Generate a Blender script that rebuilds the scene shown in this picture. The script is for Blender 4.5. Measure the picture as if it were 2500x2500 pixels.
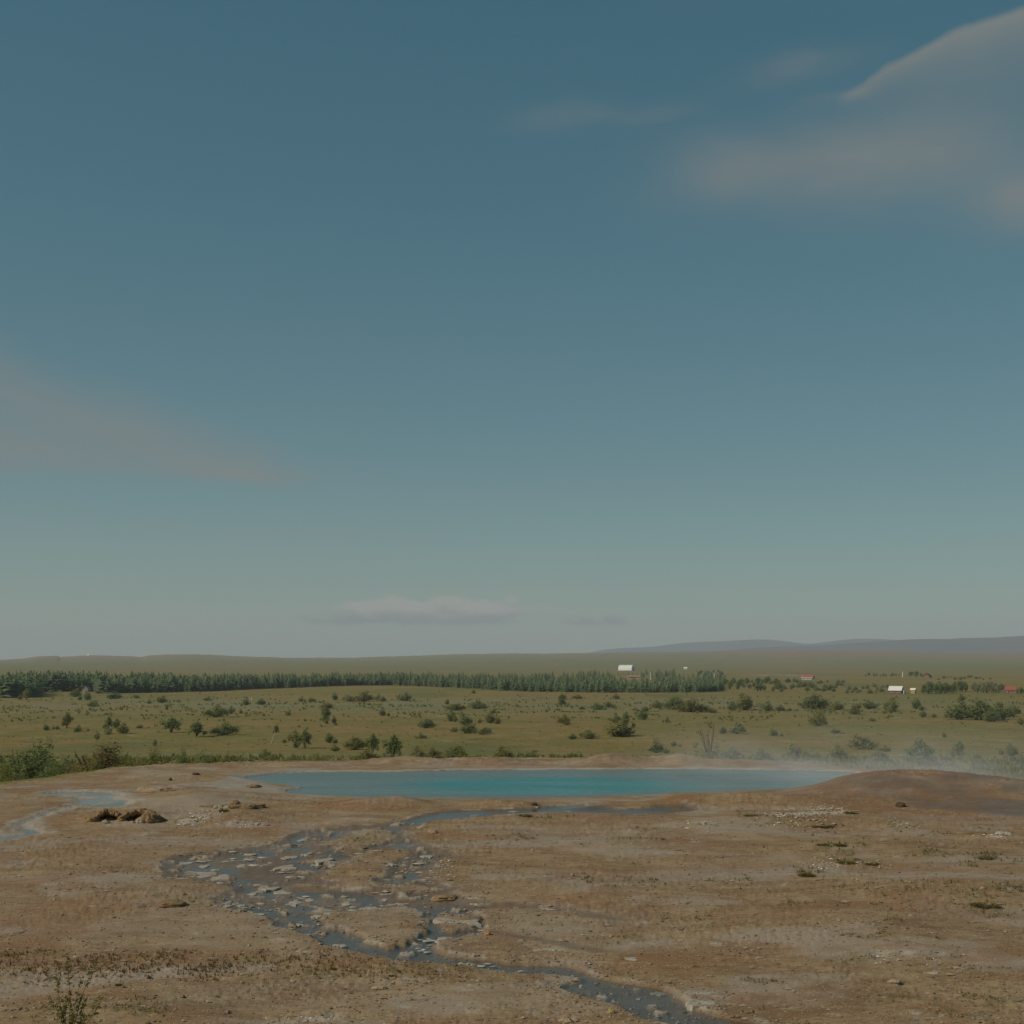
import bpy, math, random
import numpy as np
from mathutils import Vector

for o in list(bpy.data.objects):
    bpy.data.objects.remove(o, do_unlink=True)
SC = bpy.context.scene
COL = SC.collection
R = math.radians
rng = np.random.default_rng(7)
random.seed(7)

# ------------------------------------------------------------------ camera
CAM_Z = 4.2                       # eye height above the hot spring's water level
F = 3434.0                        # focal length in photo pixels (2500 px wide)
HORIZON = 1615.0
PITCH = math.atan((HORIZON - 1250.0) / F)
cam_d = bpy.data.cameras.new("camera")
cam = bpy.data.objects.new("camera", cam_d)
COL.objects.link(cam)
cam.location = (0, 0, CAM_Z)
cam.rotation_euler = (R(90) + PITCH, 0, 0)
cam_d.sensor_fit = 'HORIZONTAL'
cam_d.sensor_width = 36.0
cam_d.lens = 36.0 * F / 2500.0
cam_d.clip_start = 0.1
cam_d.clip_end = 90000.0
SC.camera = cam
SC.render.resolution_x = 1024
SC.render.resolution_y = 1024

# ------------------------------------------------------------------ colour management, sampling
SC.render.engine = 'CYCLES'
SC.view_settings.view_transform = 'Standard'
SC.view_settings.look = 'None'
SC.view_settings.gamma = 1.0
SC.view_settings.use_curve_mapping = False
SC.view_settings.exposure = -0.33
SC.cycles.use_denoising = True
SC.cycles.max_bounces = 6
SC.cycles.diffuse_bounces = 3
SC.cycles.glossy_bounces = 3
SC.cycles.transmission_bounces = 3
SC.cycles.transparent_max_bounces = 8
SC.cycles.volume_bounces = 1
SC.cycles.caustics_reflective = False
SC.cycles.caustics_refractive = False

# ------------------------------------------------------------------ sun direction
SUN_DIR = Vector((-0.80, -0.30, 0.60)).normalized()
SUN_EL = math.asin(SUN_DIR.z)
SUN_AZ = math.atan2(SUN_DIR.x, SUN_DIR.y)


# ------------------------------------------------------------------ small node-expression helper
class X:
    """a node socket (or a number) with operators"""
    def __init__(self, nt, s):
        self.nt, self.s = nt, s

    def _m(self, op, *args, clamp=False):
        n = self.nt.nodes.new('ShaderNodeMath'); n.operation = op; n.use_clamp = clamp
        for i, a in enumerate(args):
            v = a.s if isinstance(a, X) else a
            if isinstance(v, (int, float)):
                n.inputs[i].default_value = v
            else:
                self.nt.links.new(v, n.inputs[i])
        return X(self.nt, n.outputs[0])
    def __add__(s, o): return s._m('ADD', s, o)
    __radd__ = __add__
    def __sub__(s, o): return s._m('SUBTRACT', s, o)
    def __rsub__(s, o): return s._m('SUBTRACT', o, s)
    def __mul__(s, o): return s._m('MULTIPLY', s, o)
    __rmul__ = __mul__
    def __truediv__(s, o): return s._m('DIVIDE', s, o)
    def clamp(s): return s._m('ADD', s, 0.0, clamp=True)
    def pow(s, p): return s._m('POWER', s, p)
    def max(s, o): return s._m('MAXIMUM', s, o)
    def min(s, o): return s._m('MINIMUM', s, o)
    def exp(s): return s._m('EXPONENT', s)
    def sqrt(s): return s._m('SQRT', s)
    def smooth(s, a, b):
        n = s.nt.nodes.new('ShaderNodeMapRange'); n.interpolation_type = 'SMOOTHSTEP'
        inv = a > b
        lo, hi = (b, a) if inv else (a, b)
        n.inputs['From Min'].default_value = lo; n.inputs['From Max'].default_value = hi
        n.inputs['To Min'].default_value = 1.0 if inv else 0.0
        n.inputs['To Max'].default_value = 0.0 if inv else 1.0
        s.nt.links.new(s.s, n.inputs['Value'])
        return X(s.nt, n.outputs[0])


def cxyz(nt, x, y, z):
    n = nt.nodes.new('ShaderNodeCombineXYZ')
    for i, v in enumerate((x, y, z)):
        if isinstance(v, X): nt.links.new(v.s, n.inputs[i])
        else: n.inputs[i].default_value = v
    return X(nt, n.outputs[0])


def vec_scale(nt, vec, sx, sy, sz):
    n = nt.nodes.new('ShaderNodeVectorMath'); n.operation = 'MULTIPLY'
    nt.links.new(vec.s, n.inputs[0]); n.inputs[1].default_value = (sx, sy, sz)
    return X(nt, n.outputs[0])


def noise(nt, vec, scale=1.0, detail=3.0, rough=0.5, dist=0.0):
    n = nt.nodes.new('ShaderNodeTexNoise')
    n.inputs['Scale'].default_value = scale; n.inputs['Detail'].default_value = detail
    n.inputs['Roughness'].default_value = rough; n.inputs['Distortion'].default_value = dist
    nt.links.new(vec.s, n.inputs['Vector'])
    return X(nt, n.outputs[0])


def voronoi(nt, vec, scale=1.0, feature='F1', out='Distance', rand=1.0):
    n = nt.nodes.new('ShaderNodeTexVoronoi'); n.feature = feature
    n.inputs['Scale'].default_value = scale
    n.inputs['Randomness'].default_value = rand
    nt.links.new(vec.s, n.inputs['Vector'])
    return X(nt, n.outputs[out])


def mixc(nt, fac, a, b, blend='MIX'):
    n = nt.nodes.new('ShaderNodeMix'); n.data_type = 'RGBA'; n.blend_type = blend
    n.clamp_factor = True
    for sock, v in ((n.inputs['Factor'], fac), (n.inputs['A'], a), (n.inputs['B'], b)):
        pass
    ins = [n.inputs[0], n.inputs[6], n.inputs[7]]
    for sock, v in zip(ins, (fac, a, b)):
        if isinstance(v, X): nt.links.new(v.s, sock)
        elif isinstance(v, (int, float)): sock.default_value = v
        else: sock.default_value = (v[0], v[1], v[2], 1.0)
    return X(nt, n.outputs[2])


def px_azel(px, py):
    """direction of a photo pixel as azimuth and elevation in degrees"""
    cp, sp = math.cos(PITCH), math.sin(PITCH)
    a, b = px - 1250.0, 1250.0 - py
    v = Vector((a, F * cp - b * sp, F * sp + b * cp)).normalized()
    return math.degrees(math.atan2(v.x, v.y)), math.degrees(math.asin(v.z))


# ------------------------------------------------------------------ world: Nishita sky with thin clouds
SKY_STRENGTH = 0.132
SKY_TINT = (0.84, 1.02, 0.82)
world = bpy.data.worlds.new("World")
SC.world = world
world.use_nodes = True
world.cycles.sampling_method = 'MANUAL'
world.cycles.sample_map_resolution = 512
nt = world.node_tree
nt.nodes.clear()
w_out = nt.nodes.new('ShaderNodeOutputWorld')
bg = nt.nodes.new('ShaderNodeBackground')
bg.inputs['Strength'].default_value = SKY_STRENGTH
nt.links.new(bg.outputs[0], w_out.inputs['Surface'])
sky = nt.nodes.new('ShaderNodeTexSky')
sky.sky_type = 'NISHITA'
sky.sun_disc = False
sky.sun_elevation = SUN_EL
sky.sun_rotation = SUN_AZ
sky.altitude = 100.0
sky.air_density = 0.7
sky.dust_density = 0.5
sky.ozone_density = 1.0
skyc = mixc(nt, 1.0, X(nt, sky.outputs[0]), SKY_TINT, 'MULTIPLY')
hs = nt.nodes.new('ShaderNodeHueSaturation')
hs.inputs['Saturation'].default_value = 1.38
nt.links.new(skyc.s, hs.inputs['Color'])
gm = nt.nodes.new('ShaderNodeGamma')
gm.inputs[1].default_value = 0.62
nt.links.new(hs.outputs[0], gm.inputs[0])
skyc = X(nt, gm.outputs[0])
tc = nt.nodes.new('ShaderNodeTexCoord')
sep = nt.nodes.new('ShaderNodeSeparateXYZ')
nt.links.new(tc.outputs['Generated'], sep.inputs[0])
dx, dy, dz = (X(nt, sep.outputs[i]) for i in range(3))
AZ = dx._m('ARCTAN2', dx, dy) * (180 / math.pi)
EL = dz._m('ARCSINE', dz.max(-1).min(1)) * (180 / math.pi)
# warped coordinates give the cloud shapes ragged, wind-drawn rims
wv = cxyz(nt, AZ * 0.22, EL * 0.55, 3.1)
wrp1 = noise(nt, wv, 1.0, 5, 0.55) - 0.5
wrp2 = noise(nt, cxyz(nt, AZ * 0.16, EL * 0.4, 9.7), 1.0, 5, 0.55) - 0.5
A1 = AZ + wrp1 * 2.4
E1 = EL + wrp2 * 1.5
fine = noise(nt, cxyz(nt, AZ * 0.5, EL * 1.6, 1.3), 1.0, 6, 0.6)


def ell(px, py, wx, wy, rot=0.0, A=A1, E=E1):
    """soft elliptical patch centred on a sky direction, half widths in photo pixels"""
    a0, e0 = px_azel(px, py)
    k = math.degrees(1 / F)
    ca, sa = math.cos(R(rot)), math.sin(R(rot))
    da, de = A - a0, E - e0
    p = (da * ca + de * sa) * (1 / (wx * k))
    q = (de * ca - da * sa) * (1 / (wy * k))
    return ((p * p + q * q) * -1.0).exp()


# lens-shaped cloud with a crisp upper rim
pts = [px_azel(*p) for p in ((2045, 240), (2250, 112), (2500, 12))]
cf = np.polyfit([p[0] for p in pts], [p[1] for p in pts], 2)
edge = (AZ * float(cf[0]) + float(cf[1])) * AZ + float(cf[2])
s_ = EL - edge + (noise(nt, cxyz(nt, AZ * 0.8, EL * 0.8, 5.0), 1.0, 3, 0.5) - 0.5) * 0.45
a_tip = px_azel(2035, 250)[0]
tipm = AZ.smooth(a_tip - 0.35, a_tip + 0.9)
lens = s_.smooth(0.10, -0.28) * tipm
thick = ((AZ - a_tip) * 0.24 + 0.10).max(0.10).min(1.5)
rim = lens * (s_.min(0.0) / thick).exp()
lens_veil = s_.smooth(0.10, -0.28) * AZ.smooth(a_tip - 1.0, a_tip + 7.0) * (s_.min(0.0) * 0.20).exp() * 0.08
veil = ell(2000, 405, 310, 95, 3) * 0.50 + ell(2300, 380, 260, 120) * 0.36 + ell(1760, 415, 130, 60) * 0.25
blob = ell(2500, 480, 110, 62, 14) * 0.60
wisp = (ell(1370, 290, 120, 30, 4) * 0.30 + ell(1600, 285, 110, 25, 8) * 0.22 + ell(1960, 165, 140, 32, 8) * 0.30
        + ell(2050, 235, 90, 12, 10) * 0.2) * (fine * 1.6)
# wedge at the left
eu0, eu1 = px_azel(0, 850), px_azel(800, 1165)
el0, el1 = px_azel(0, 1155), px_azel(800, 1192)
mu = (eu1[1] - eu0[1]) / (eu1[0] - eu0[0]); ml = (el1[1] - el0[1]) / (el1[0] - el0[0])
up = (A1 * -mu + E1) - (eu0[1] - mu * eu0[0])
lo = (AZ * -ml + EL + wrp2 * 1.1) - (el0[1] - ml * el0[0])
wedge = (up + wrp1 * 1.6).smooth(1.1, -1.7) * lo.smooth(-0.18, 0.5) * AZ.smooth(eu1[0] + 0.6, eu1[0] - 3.0)
wedge = wedge * (noise(nt, cxyz(nt, AZ * 0.10 + EL * 0.12, EL * 0.55 + AZ * 0.12, 8.0), 1.0, 6, 0.6, 0.5).smooth(0.28, 0.66) * 0.45 + 0.55)
lines = (ell(720, 1302, 170, 9, 0, AZ + wrp1, EL + wrp2 * 0.5) * 0.35 + ell(390, 1284, 50, 6, 0, AZ, EL + wrp2 * .3) * 0.25
         + ell(2400, 1330, 120, 8, 0, AZ + wrp1, EL + wrp2 * .5) * 0.12 + ell(640, 1150, 180, 22, 0) * 0.2)
# far cumulus bank near the horizon
cn = noise(nt, cxyz(nt, AZ * 0.75, EL * 1.6, 2.2), 1.0, 6, 0.58)
cum = (ell(1010, 1497, 230, 30, 0, AZ, EL) + ell(1180, 1492, 95, 30, 0, AZ, EL) * 0.7 + ell(960, 1478, 60, 22, 0, AZ, EL) * 0.5
       + ell(1455, 1518, 62, 20, 0, AZ, EL) * 0.95 + ell(850, 1515, 110, 12, 0, AZ, EL) * 0.5)
e_base = px_azel(1010, 1528)[1]
cumd = (cum * 1.15 + (cn - 0.5) * 3.4).smooth(0.15, 0.85) * cum.smooth(0.03, 0.30) * EL.smooth(e_base - 0.12, e_base + 0.22)
# faint high cirrus over the whole sky
cir = noise(nt, cxyz(nt, dx * 1.6, dy * 1.6, dz * 7.0), 1.3, 6, 0.6, 0.6).smooth(0.55, 0.85) * 0.10
dens = (rim * 0.95 + lens_veil + veil * (fine * 0.5 + 0.75) + blob + wisp + wedge * 0.72 + lines + cir).min(0.85)
CLOUD = (1.82, 1.98, 1.92)
c1 = mixc(nt, dens, skyc, CLOUD)
toplit = (EL + (cn - 0.5) * 1.2).smooth(e_base + 0.15, e_base + 0.85)
cumcol = mixc(nt, toplit, (1.35, 1.70, 1.85), (3.3, 3.2, 3.0))
c2 = mixc(nt, cumd * 0.95, c1, cumcol)
nt.links.new(c2.s, bg.inputs['Color'])

# ------------------------------------------------------------------ sun
sun_d = bpy.data.lights.new("sun", 'SUN')
sun = bpy.data.objects.new("sun", sun_d)
COL.objects.link(sun)
sun_d.energy = 3.5
sun_d.angle = R(0.53)
sun_d.color = (1.0, 0.90, 0.74)
sun.rotation_euler = (-SUN_DIR).to_track_quat('-Z', 'Y').to_euler()
sun.location = (-60, -30, 60)


# ------------------------------------------------------------------ numpy noise
_pr = np.random.default_rng(99)
_PERM = _pr.permutation(256).astype(np.int32)
_ANG = _pr.random(256) * 2 * np.pi
_GX, _GY = np.cos(_ANG).astype(np.float32), np.sin(_ANG).astype(np.float32)


def perlin(x, y, seed=0):
    x0, y0 = np.floor(x), np.floor(y)
    fx, fy = (x - x0).astype(np.float32), (y - y0).astype(np.float32)
    ix = (x0.astype(np.int64) + seed * 37).astype(np.int32); iy = (y0.astype(np.int64) + seed * 91).astype(np.int32)
    u, v = fx * fx * fx * (fx * (fx * 6 - 15) + 10), fy * fy * fy * (fy * (fy * 6 - 15) + 10)
    pa, pb = _PERM[ix & 255], _PERM[(ix + 1) & 255]
    def g(p, a, b):
        k = _PERM[(p + iy + b) & 255]
        return _GX[k] * (fx - a) + _GY[k] * (fy - b)
    n0 = g(pa, 0, 0) * (1 - u) + g(pb, 1, 0) * u
    n1 = g(pa, 0, 1) * (1 - u) + g(pb, 1, 1) * u
    return (n0 * (1 - v) + n1 * v) * 1.5


def fbm(x, y, seed=0, octs=4, gain=0.5):
    s, a, t = 0.0, 1.0, 0.0
    for i in range(octs):
        s = s + a * perlin(x, y, seed + i * 17)
        t += a
        x, y, a = x * 2.03 + 11.3, y * 2.03 - 7.7, a * gain
    return s / t


def sstep(a, b, x):
    t = np.clip((x - a) / (b - a), 0, 1)
    return t * t * (3 - 2 * t)


def sdf(x, y, poly):
    """signed distance to a polygon (negative inside), vectorised"""
    P = np.asarray(poly, float)
    x = np.asarray(x, float); y = np.asarray(y, float)
    d2 = np.full(x.shape, 1e18)
    inside = np.zeros(x.shape, bool)
    n = len(P)
    for i in range(n):
        ax, ay = P[i]; bx, by = P[(i + 1) % n]
        ex, ey = bx - ax, by - ay
        L = ex * ex + ey * ey + 1e-12
        t = np.clip(((x - ax) * ex + (y - ay) * ey) / L, 0, 1)
        d2 = np.minimum(d2, (x - ax - t * ex) ** 2 + (y - ay - t * ey) ** 2)
        c = (ay > y) != (by > y)
        if ey != 0:
            inside ^= c & (x < (y - ay) / ey * ex + ax)
    d = np.sqrt(d2)
    return np.where(inside, -d, d)


def sdf_box(x, y, poly, pad=3.0):
    P = np.asarray(poly, float)
    out = np.full(x.shape, pad)
    m = (x > P[:, 0].min() - pad) & (x < P[:, 0].max() + pad) & (y > P[:, 1].min() - pad) & (y < P[:, 1].max() + pad)
    if m.any():
        out[m] = np.minimum(sdf(x[m], y[m], poly), pad)
    return out


def smooth_poly(P, k=3):
    """Catmull-Rom through the points"""
    P = np.asarray(P, float); n = len(P); out = []
    for i in range(n):
        p0, p1, p2, p3 = P[i - 1], P[i], P[(i + 1) % n], P[(i + 2) % n]
        for j in range(k):
            t = j / k
            out.append(0.5 * (2 * p1 + (p2 - p0) * t + (2 * p0 - 5 * p1 + 4 * p2 - p3) * t * t + (3 * p1 - p0 - 3 * p2 + p3) * t ** 3))
    return np.array(out)


def ray_dir(px, py):
    cp, sp = math.cos(PITCH), math.sin(PITCH)
    a, b = px - 1250.0, 1250.0 - py
    return np.array((a, F * cp - b * sp, F * sp + b * cp)) / (F * cp - b * sp)   # y component 1


def at_level(px, py, z=0.0):
    d = ray_dir(px, py)
    t = (z - CAM_Z) / d[2]
    return d[0] * t, d[1] * t


# ------------------------------------------------------------------ the lie of the land
POOL_PX = [(600, 1899), (640, 1893), (700, 1888), (830, 1885), (950, 1885), (1108, 1881), (1221, 1880), (1450, 1879), (1670, 1878), (1850, 1880),
           (1964, 1882), (2082, 1886), (2075, 1893), (2032, 1912), (1964, 1925), (1938, 1934), (1790, 1934), (1660, 1938), (1560, 1943), (1482, 1946), (1352, 1950),
           (1221, 1951), (1091, 1951), (960, 1950), (850, 1946), (760, 1942), (713, 1937), (700, 1930), (740, 1924), (690, 1917), (640, 1909)]
POOL = smooth_poly([at_level(*p) for p in POOL_PX], 3)
# outline of the bare sinter terrace around the spring; beyond it the land drops to the plain
TERRACE = smooth_poly([(-80, -40), (-80, 22), (-40, 34), (-24, 39.5), (-18.2, 45), (-16.6, 49), (-15.6, 53), (-14.6, 57), (-12, 59), (-8, 60.0), (-3, 61.3), (2, 61.8),
                       (7, 61.5), (10.5, 60), (13, 56.5), (15, 52.5), (19, 49.5), (25, 46), (40, 40), (80, 30), (80, -40)], 3)
PLAIN_Y = np.array([0, 60, 75, 103, 150, 200, 260, 337, 500, 824, 1200, 2000, 4000.])
PLAIN_Z = np.array([-3.0, -3.0, -3.4, -4.4, -7.3, -9.5, -12, -14, -15.5, -14.6, -14.2, -13.0, -4.0])
SKYL = np.array([(-1200, 1608), (-400, 1604), (0, 1612), (60, 1608), (100, 1602), (145, 1601), (153, 1604.5), (200, 1601.5), (250, 1600.5), (310, 1602), (350, 1604), (366, 1601),
                 (400, 1598.5), (480, 1597), (560, 1601), (700, 1606), (830, 1606), (960, 1603), (1130, 1597), (1210, 1596), (1340, 1596),
                 (1500, 1594), (1660, 1592), (1800, 1590), (1950, 1588), (2100, 1589), (2300, 1592), (2500, 1594), (3400, 1590), (4200, 1600)])
SK_U = (SKYL[:, 0] - 1250) / F
SK_V = (HORIZON - SKYL[:, 1]) / F

MOUNDS = []           # x, y, height, radius x, radius y


def mound(px, py, h, rx, ry, z=0.1):
    x, y = at_level(px, py, z)
    MOUNDS.append((x, y, h, rx, ry))


mound(900, 1962, .15, 1.2, .6); mound(980, 1960, .17, 1.0, .55); mound(1215, 1962, .17, .75, .4); mound(1290, 1960, .08, .5, .4)
mound(1455, 1966, .10, .55, .35); mound(1560, 1962, .05, .5, .4); mound(1660, 1958, .15, 1.0, .5); mound(1760, 1955, .2, 1.6, .8); mound(1930, 1955, .17, 1.8, .9)
MOUNDS += [(12.5, 45.4, .53, 3.3, 2.2), (15.4, 44.4, .30, 3.6, 2.6), (11.0, 44.2, .22, 1.6, 1.5), (18.5, 42, .1, 4, 2.5)]
MOUNDS += [(-4.4, 58.2, .26, 2.0, 1.0), (-0.8, 58.3, .24, 1.9, 1.0), (4.1, 58.5, .40, 1.5, 1.1), (6.9, 58.3, .36, 1.2, 1.0), (9.4, 57.6, .2, 1.8, 1.0), (-8, 57.2, .12, 2, .8)]
mound(300, 1985, .20, 1.1, 1.0); mound(480, 1950, .28, 1.9, 1.8); mound(575, 1985, .20, 1.2, 1.0); mound(640, 1915, .10, .8, .4); mound(420, 1895, .15, 2.2, 1.2)
mound(860, 2043, .10, .7, .6); mound(890, 2110, .14, .75, .6); mound(900, 2075, .05, .8, .3)
mound(1950, 1992, .17, 2.6, .8); mound(2080, 2040, .10, 2.0, .9); mound(1500, 2040, .10, 1.6, 1.0); mound(2350, 2120, .16, 2.5, 1.5)
mound(1100, 2040, .07, 1.0, .8); mound(1400, 2120, .08, 2.2, 1.6); mound(200, 2120, .12, 2.5, 2.0); mound(2100, 2200, .12, 2.2, 1.8); mound(300, 2360, .10, 1.4, .8)


def macro(x, y):
    x = np.asarray(x, float); y = np.asarray(y, float)
    base = np.interp(y, [-40, 0, 17, 30, 42, 60, 90], [-1.6, -1.15, -0.66, -0.28, 0.06, 0.06, 0.06])
    near = (y < 75) & (np.abs(x) < 90)
    z = base.copy()
    if near.any():
        xn, yn = x[near], y[near]
        zn = base[near]
        for (mx, my, h, rx, ry) in MOUNDS:
            zn = zn + h * np.exp(-((xn - mx) / rx) ** 2 - ((yn - my) / ry) ** 2)
        dp = sdf_box(xn, yn, POOL, 4.0)
        dpn = dp + 0.10 * fbm(xn * 0.9, yn * 0.9, 5, 3)
        ramp = 0.012 + 0.16 * np.clip(dpn, 0, 9) ** 1.0
        k = sstep(0, 1.6, dpn)
        zn = np.where(dpn > 0, np.minimum(zn, ramp) * (1 - k) + zn * k, -0.02 - np.minimum(1.3, 0.28 * -dpn))
        z[near] = zn
    # beyond the terrace
    dist = np.hypot(x * 0.6, y)
    pz = np.interp(dist, PLAIN_Y, PLAIN_Z)
    # rise to the far skyline
    u = x / np.maximum(y, 1.0)
    zs = np.interp(u, SK_U, SK_V) * 6600.0 + CAM_Z
    t = np.clip((y - 2600) / 4000.0, 0, 1)
    far = t ** 1.7
    pz = pz * (1 - far) + zs * far
    over = sstep(6700, 9500, y)
    pz = pz * (1 - over) + (-20) * over
    dt = np.full(x.shape, 60.0)
    m = (y < 130) & (np.abs(x) < 160)
    if m.any():
        dt[m] = sdf(x[m], y[m], TERRACE) + 0.25 * fbm(x[m] * 0.35, y[m] * 0.35, 31, 3)
    k = sstep(-0.8, 17.0, dt) * np.clip(dt + 0.8, 0, 1)
    k = np.maximum(k, np.clip(dt / 60.0, 0, 1))
    return z * (1 - k) + pz * k


def at(px, py, far=False):
    """where the sight line through a photo pixel meets the ground (far: beyond the terrace)"""
    return tuple(at_many([(px, py)], far)[0])


def at_many(L, far=False):
    D = np.array([ray_dir(*p) for p in L])
    s_dn = np.maximum(-D[:, 2], 1e-9)
    t0 = np.maximum((CAM_Z - 1.1) / s_dn, 66.0 if far else 9.0)
    t0 = np.minimum(t0, 6500.0)
    t1 = np.clip((CAM_Z + 17.0) / s_dn, t0 * 1.01, 9000.0)
    for n, last in ((110, False), (8, False), (8, True)):
        k = np.linspace(0, 1, n)[None, :]
        t = t0[:, None] * (t1 / t0)[:, None] ** k
        g = macro((D[:, 0:1] * t).ravel(), (D[:, 1:2] * t).ravel()).reshape(t.shape) - (CAM_Z + D[:, 2:3] * t)
        hit = g > 0
        j = np.where(hit.any(1), hit.argmax(1), n - 1)
        i = np.maximum(j - 1, 0)
        r_ = np.arange(len(L))
        t0, t1 = t[r_, i], t[r_, j]
        g0, g1 = g[r_, i], g[r_, j]
        if last:
            w = np.where(j > i, np.clip(-g0 / np.where(np.abs(g1 - g0) < 1e-12, 1, g1 - g0), 0, 1), 0)
            tt = t0 + (t1 - t0) * w
        t1 = np.maximum(t1, t0 * 1.00001)
    return np.stack([D[:, 0] * tt, D[:, 1] * tt], 1)


def poly_at(P, k=3):
    return smooth_poly(at_many(P), k)


# water courses, traced on the ground
FAN = poly_at([(1000, 1999), (930, 2010), (850, 2016), (773, 2024), (711, 2034), (686, 2049), (628, 2066), (520, 2078), (421, 2090), (392, 2111), (405, 2140), (463, 2144),
               (558, 2161), (535, 2180), (517, 2194), (562, 2219), (637, 2233), (670, 2244), (678, 2256), (753, 2277), (777, 2289), (815, 2306), (898, 2322), (993, 2339), (1120, 2353),
               (1250, 2366), (1392, 2375), (1425, 2388), (1379, 2407), (1476, 2436), (1528, 2452), (1573, 2478), (1638, 2491), (1760, 2540), (1980, 2560),
               (1865, 2500), (1800, 2488), (1703, 2465), (1670, 2443), (1612, 2410), (1509, 2394), (1438, 2378), (1380, 2355), (1250, 2350), (1180, 2339), (1100, 2329),
               (1059, 2320), (1063, 2299), (1158, 2277), (1190, 2262), (1186, 2240), (1165, 2222), (1260, 2214), (1380, 2222), (1300, 2206), (1167, 2198), (1100, 2178), (1134, 2163),
               (1092, 2163), (1059, 2140), (1055, 2115), (1080, 2099), (1117, 2086), (1051, 2061), (1009, 2045), (985, 2030), (1020, 2012), (1060, 2003)], 3)
ISLES = [poly_at(p, 3) for p in (
    [(782, 2244), (786, 2260), (835, 2264), (898, 2293), (951, 2305), (993, 2297), (1022, 2277), (1036, 2246), (1028, 2222), (960, 2212), (835, 2224)],
    [(778, 2136), (848, 2099), (898, 2078), (960, 2070), (1005, 2082), (947, 2103), (931, 2140), (889, 2153), (794, 2148)],
    [(786, 2061), (840, 2040), (869, 2028), (918, 2020), (968, 2037), (939, 2055), (869, 2072), (850, 2062)],
    [(1076, 2228), (1110, 2226), (1160, 2240), (1172, 2254), (1150, 2262), (1095, 2262), (1085, 2242)],
    [(730, 2157), (830, 2154), (1000, 2160), (1090, 2172), (1000, 2171), (860, 2166), (760, 2164)])]
CHANNEL = poly_at([(985, 2001), (1060, 1982), (1150, 1976), (1290, 1972), (1330, 1965), (1420, 1964), (1500, 1971), (1560, 1971), (1620, 1964), (1690, 1961), (1700, 1977),
                   (1600, 1986), (1500, 1985), (1400, 1982), (1300, 1983), (1220, 1988), (1150, 1993), (1060, 2001), (1020, 2008)], 3)
RILL = poly_at([(90, 1938), (161, 1927), (304, 1932), (302, 1943), (333, 1949), (322, 1962), (270, 1969), (196, 1967), (152, 1976), (109, 1994), (83, 2008), (117, 2027), (91, 2034),
                (0, 2052), (-120, 2066), (-120, 2040), (0, 2030), (39, 2025), (26, 2010), (65, 1998), (130, 1973), (174, 1963), (165, 1943)], 3)
SHELF = poly_at([(430, 1914), (520, 1908), (560, 1897), (625, 1886), (740, 1876), (800, 1876), (720, 1890), (640, 1900), (620, 1908), (660, 1916), (700, 1922), (740, 1928), (800, 1944),
                 (720, 1941), (640, 1934), (570, 1926), (500, 1920)], 3)
SHEEN = poly_at([(2086, 1930), (2148, 1930), (2195, 1941), (2273, 1950), (2366, 1946), (2500, 1953), (2620, 1960), (2620, 2000), (2500, 1994), (2428, 1988), (2273, 1974), (2195, 1954)], 3)
SHEEN2 = poly_at([(2040, 1916), (2090, 1900), (2160, 1890), (2240, 1898), (2290, 1912), (2300, 1930), (2200, 1928), (2120, 1922), (2060, 1924)], 3)
TRICKLE = poly_at([(1240, 2206), (1300, 2206), (1400, 2218), (1500, 2236), (1560, 2244), (1480, 2246), (1420, 2236), (1330, 2222), (1250, 2212)], 2)
TRICKLE2 = poly_at([(1190, 2268), (1300, 2285), (1420, 2306), (1490, 2322), (1470, 2326), (1380, 2312), (1280, 2294), (1190, 2276)], 2)
TRICKLE3 = poly_at([(1790, 2445), (1850, 2438), (1900, 2440), (1860, 2450), (1810, 2452)], 2)

# patches of colour on the ground: (px, py, half width px, half height px, weight)
MOSS_PX = [(60, 2330, 160, 10, .6), (330, 2330, 120, 8, .5), (560, 2350, 220, 10, .35), (250, 2460, 200, 30, .4), (820, 2375, 100, 14, .4), (1060, 2370, 140, 16, .45), (330, 2475, 70, 10, .9),
           (2430, 2210, 90, 14, .8), (2360, 2180, 110, 10, .5), (2050, 2065, 70, 8, .9), (1970, 2128, 24, 12, .9), (2070, 2096, 28, 10, .9), (2280, 2085, 60, 8, .7),
           (2420, 2090, 40, 12, .8), (2180, 2160, 160, 12, .4), (2480, 2170, 60, 10, .7), (1880, 1998, 100, 10, .5), (2000, 2012, 60, 5, .8), (1830, 1985, 30, 5, .8),
           (820, 2105, 50, 8, .4), (900, 2045, 50, 10, .5), (400, 2190, 60, 6, .5), (1270, 2045, 60, 8, .5), (1340, 1992, 70, 6, .6), (2250, 2020, 50, 5, .3), (1880, 2460, 40, 6, .6),
           (1500, 2150, 200, 20, .25), (2350, 2370, 120, 10, .4)]
RUST_PX = [(450, 2335, 260, 18, 1.0), (800, 2340, 200, 12, .7), (150, 2325, 140, 12, .8), (1010, 2178, 90, 6, .6), (650, 2205, 70, 6, .8), (230, 2185, 25, 4, .9), (345, 2190, 20, 4, .7), (1370, 2145, 60, 8, .5), (1600, 2140, 140, 18, .35),
           (300, 2060, 300, 18, .45), (1500, 1975, 260, 10, .3), (2180, 1905, 280, 50, 1.1), (2050, 1960, 300, 10, .4), (2300, 2310, 200, 8, .6), (1560, 1995, 40, 8, .6), (140, 2080, 200, 30, .4),
           (600, 1990, 150, 14, .35), (1050, 1963, 200, 10, .3), (2400, 2030, 200, 20, .35)]
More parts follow.
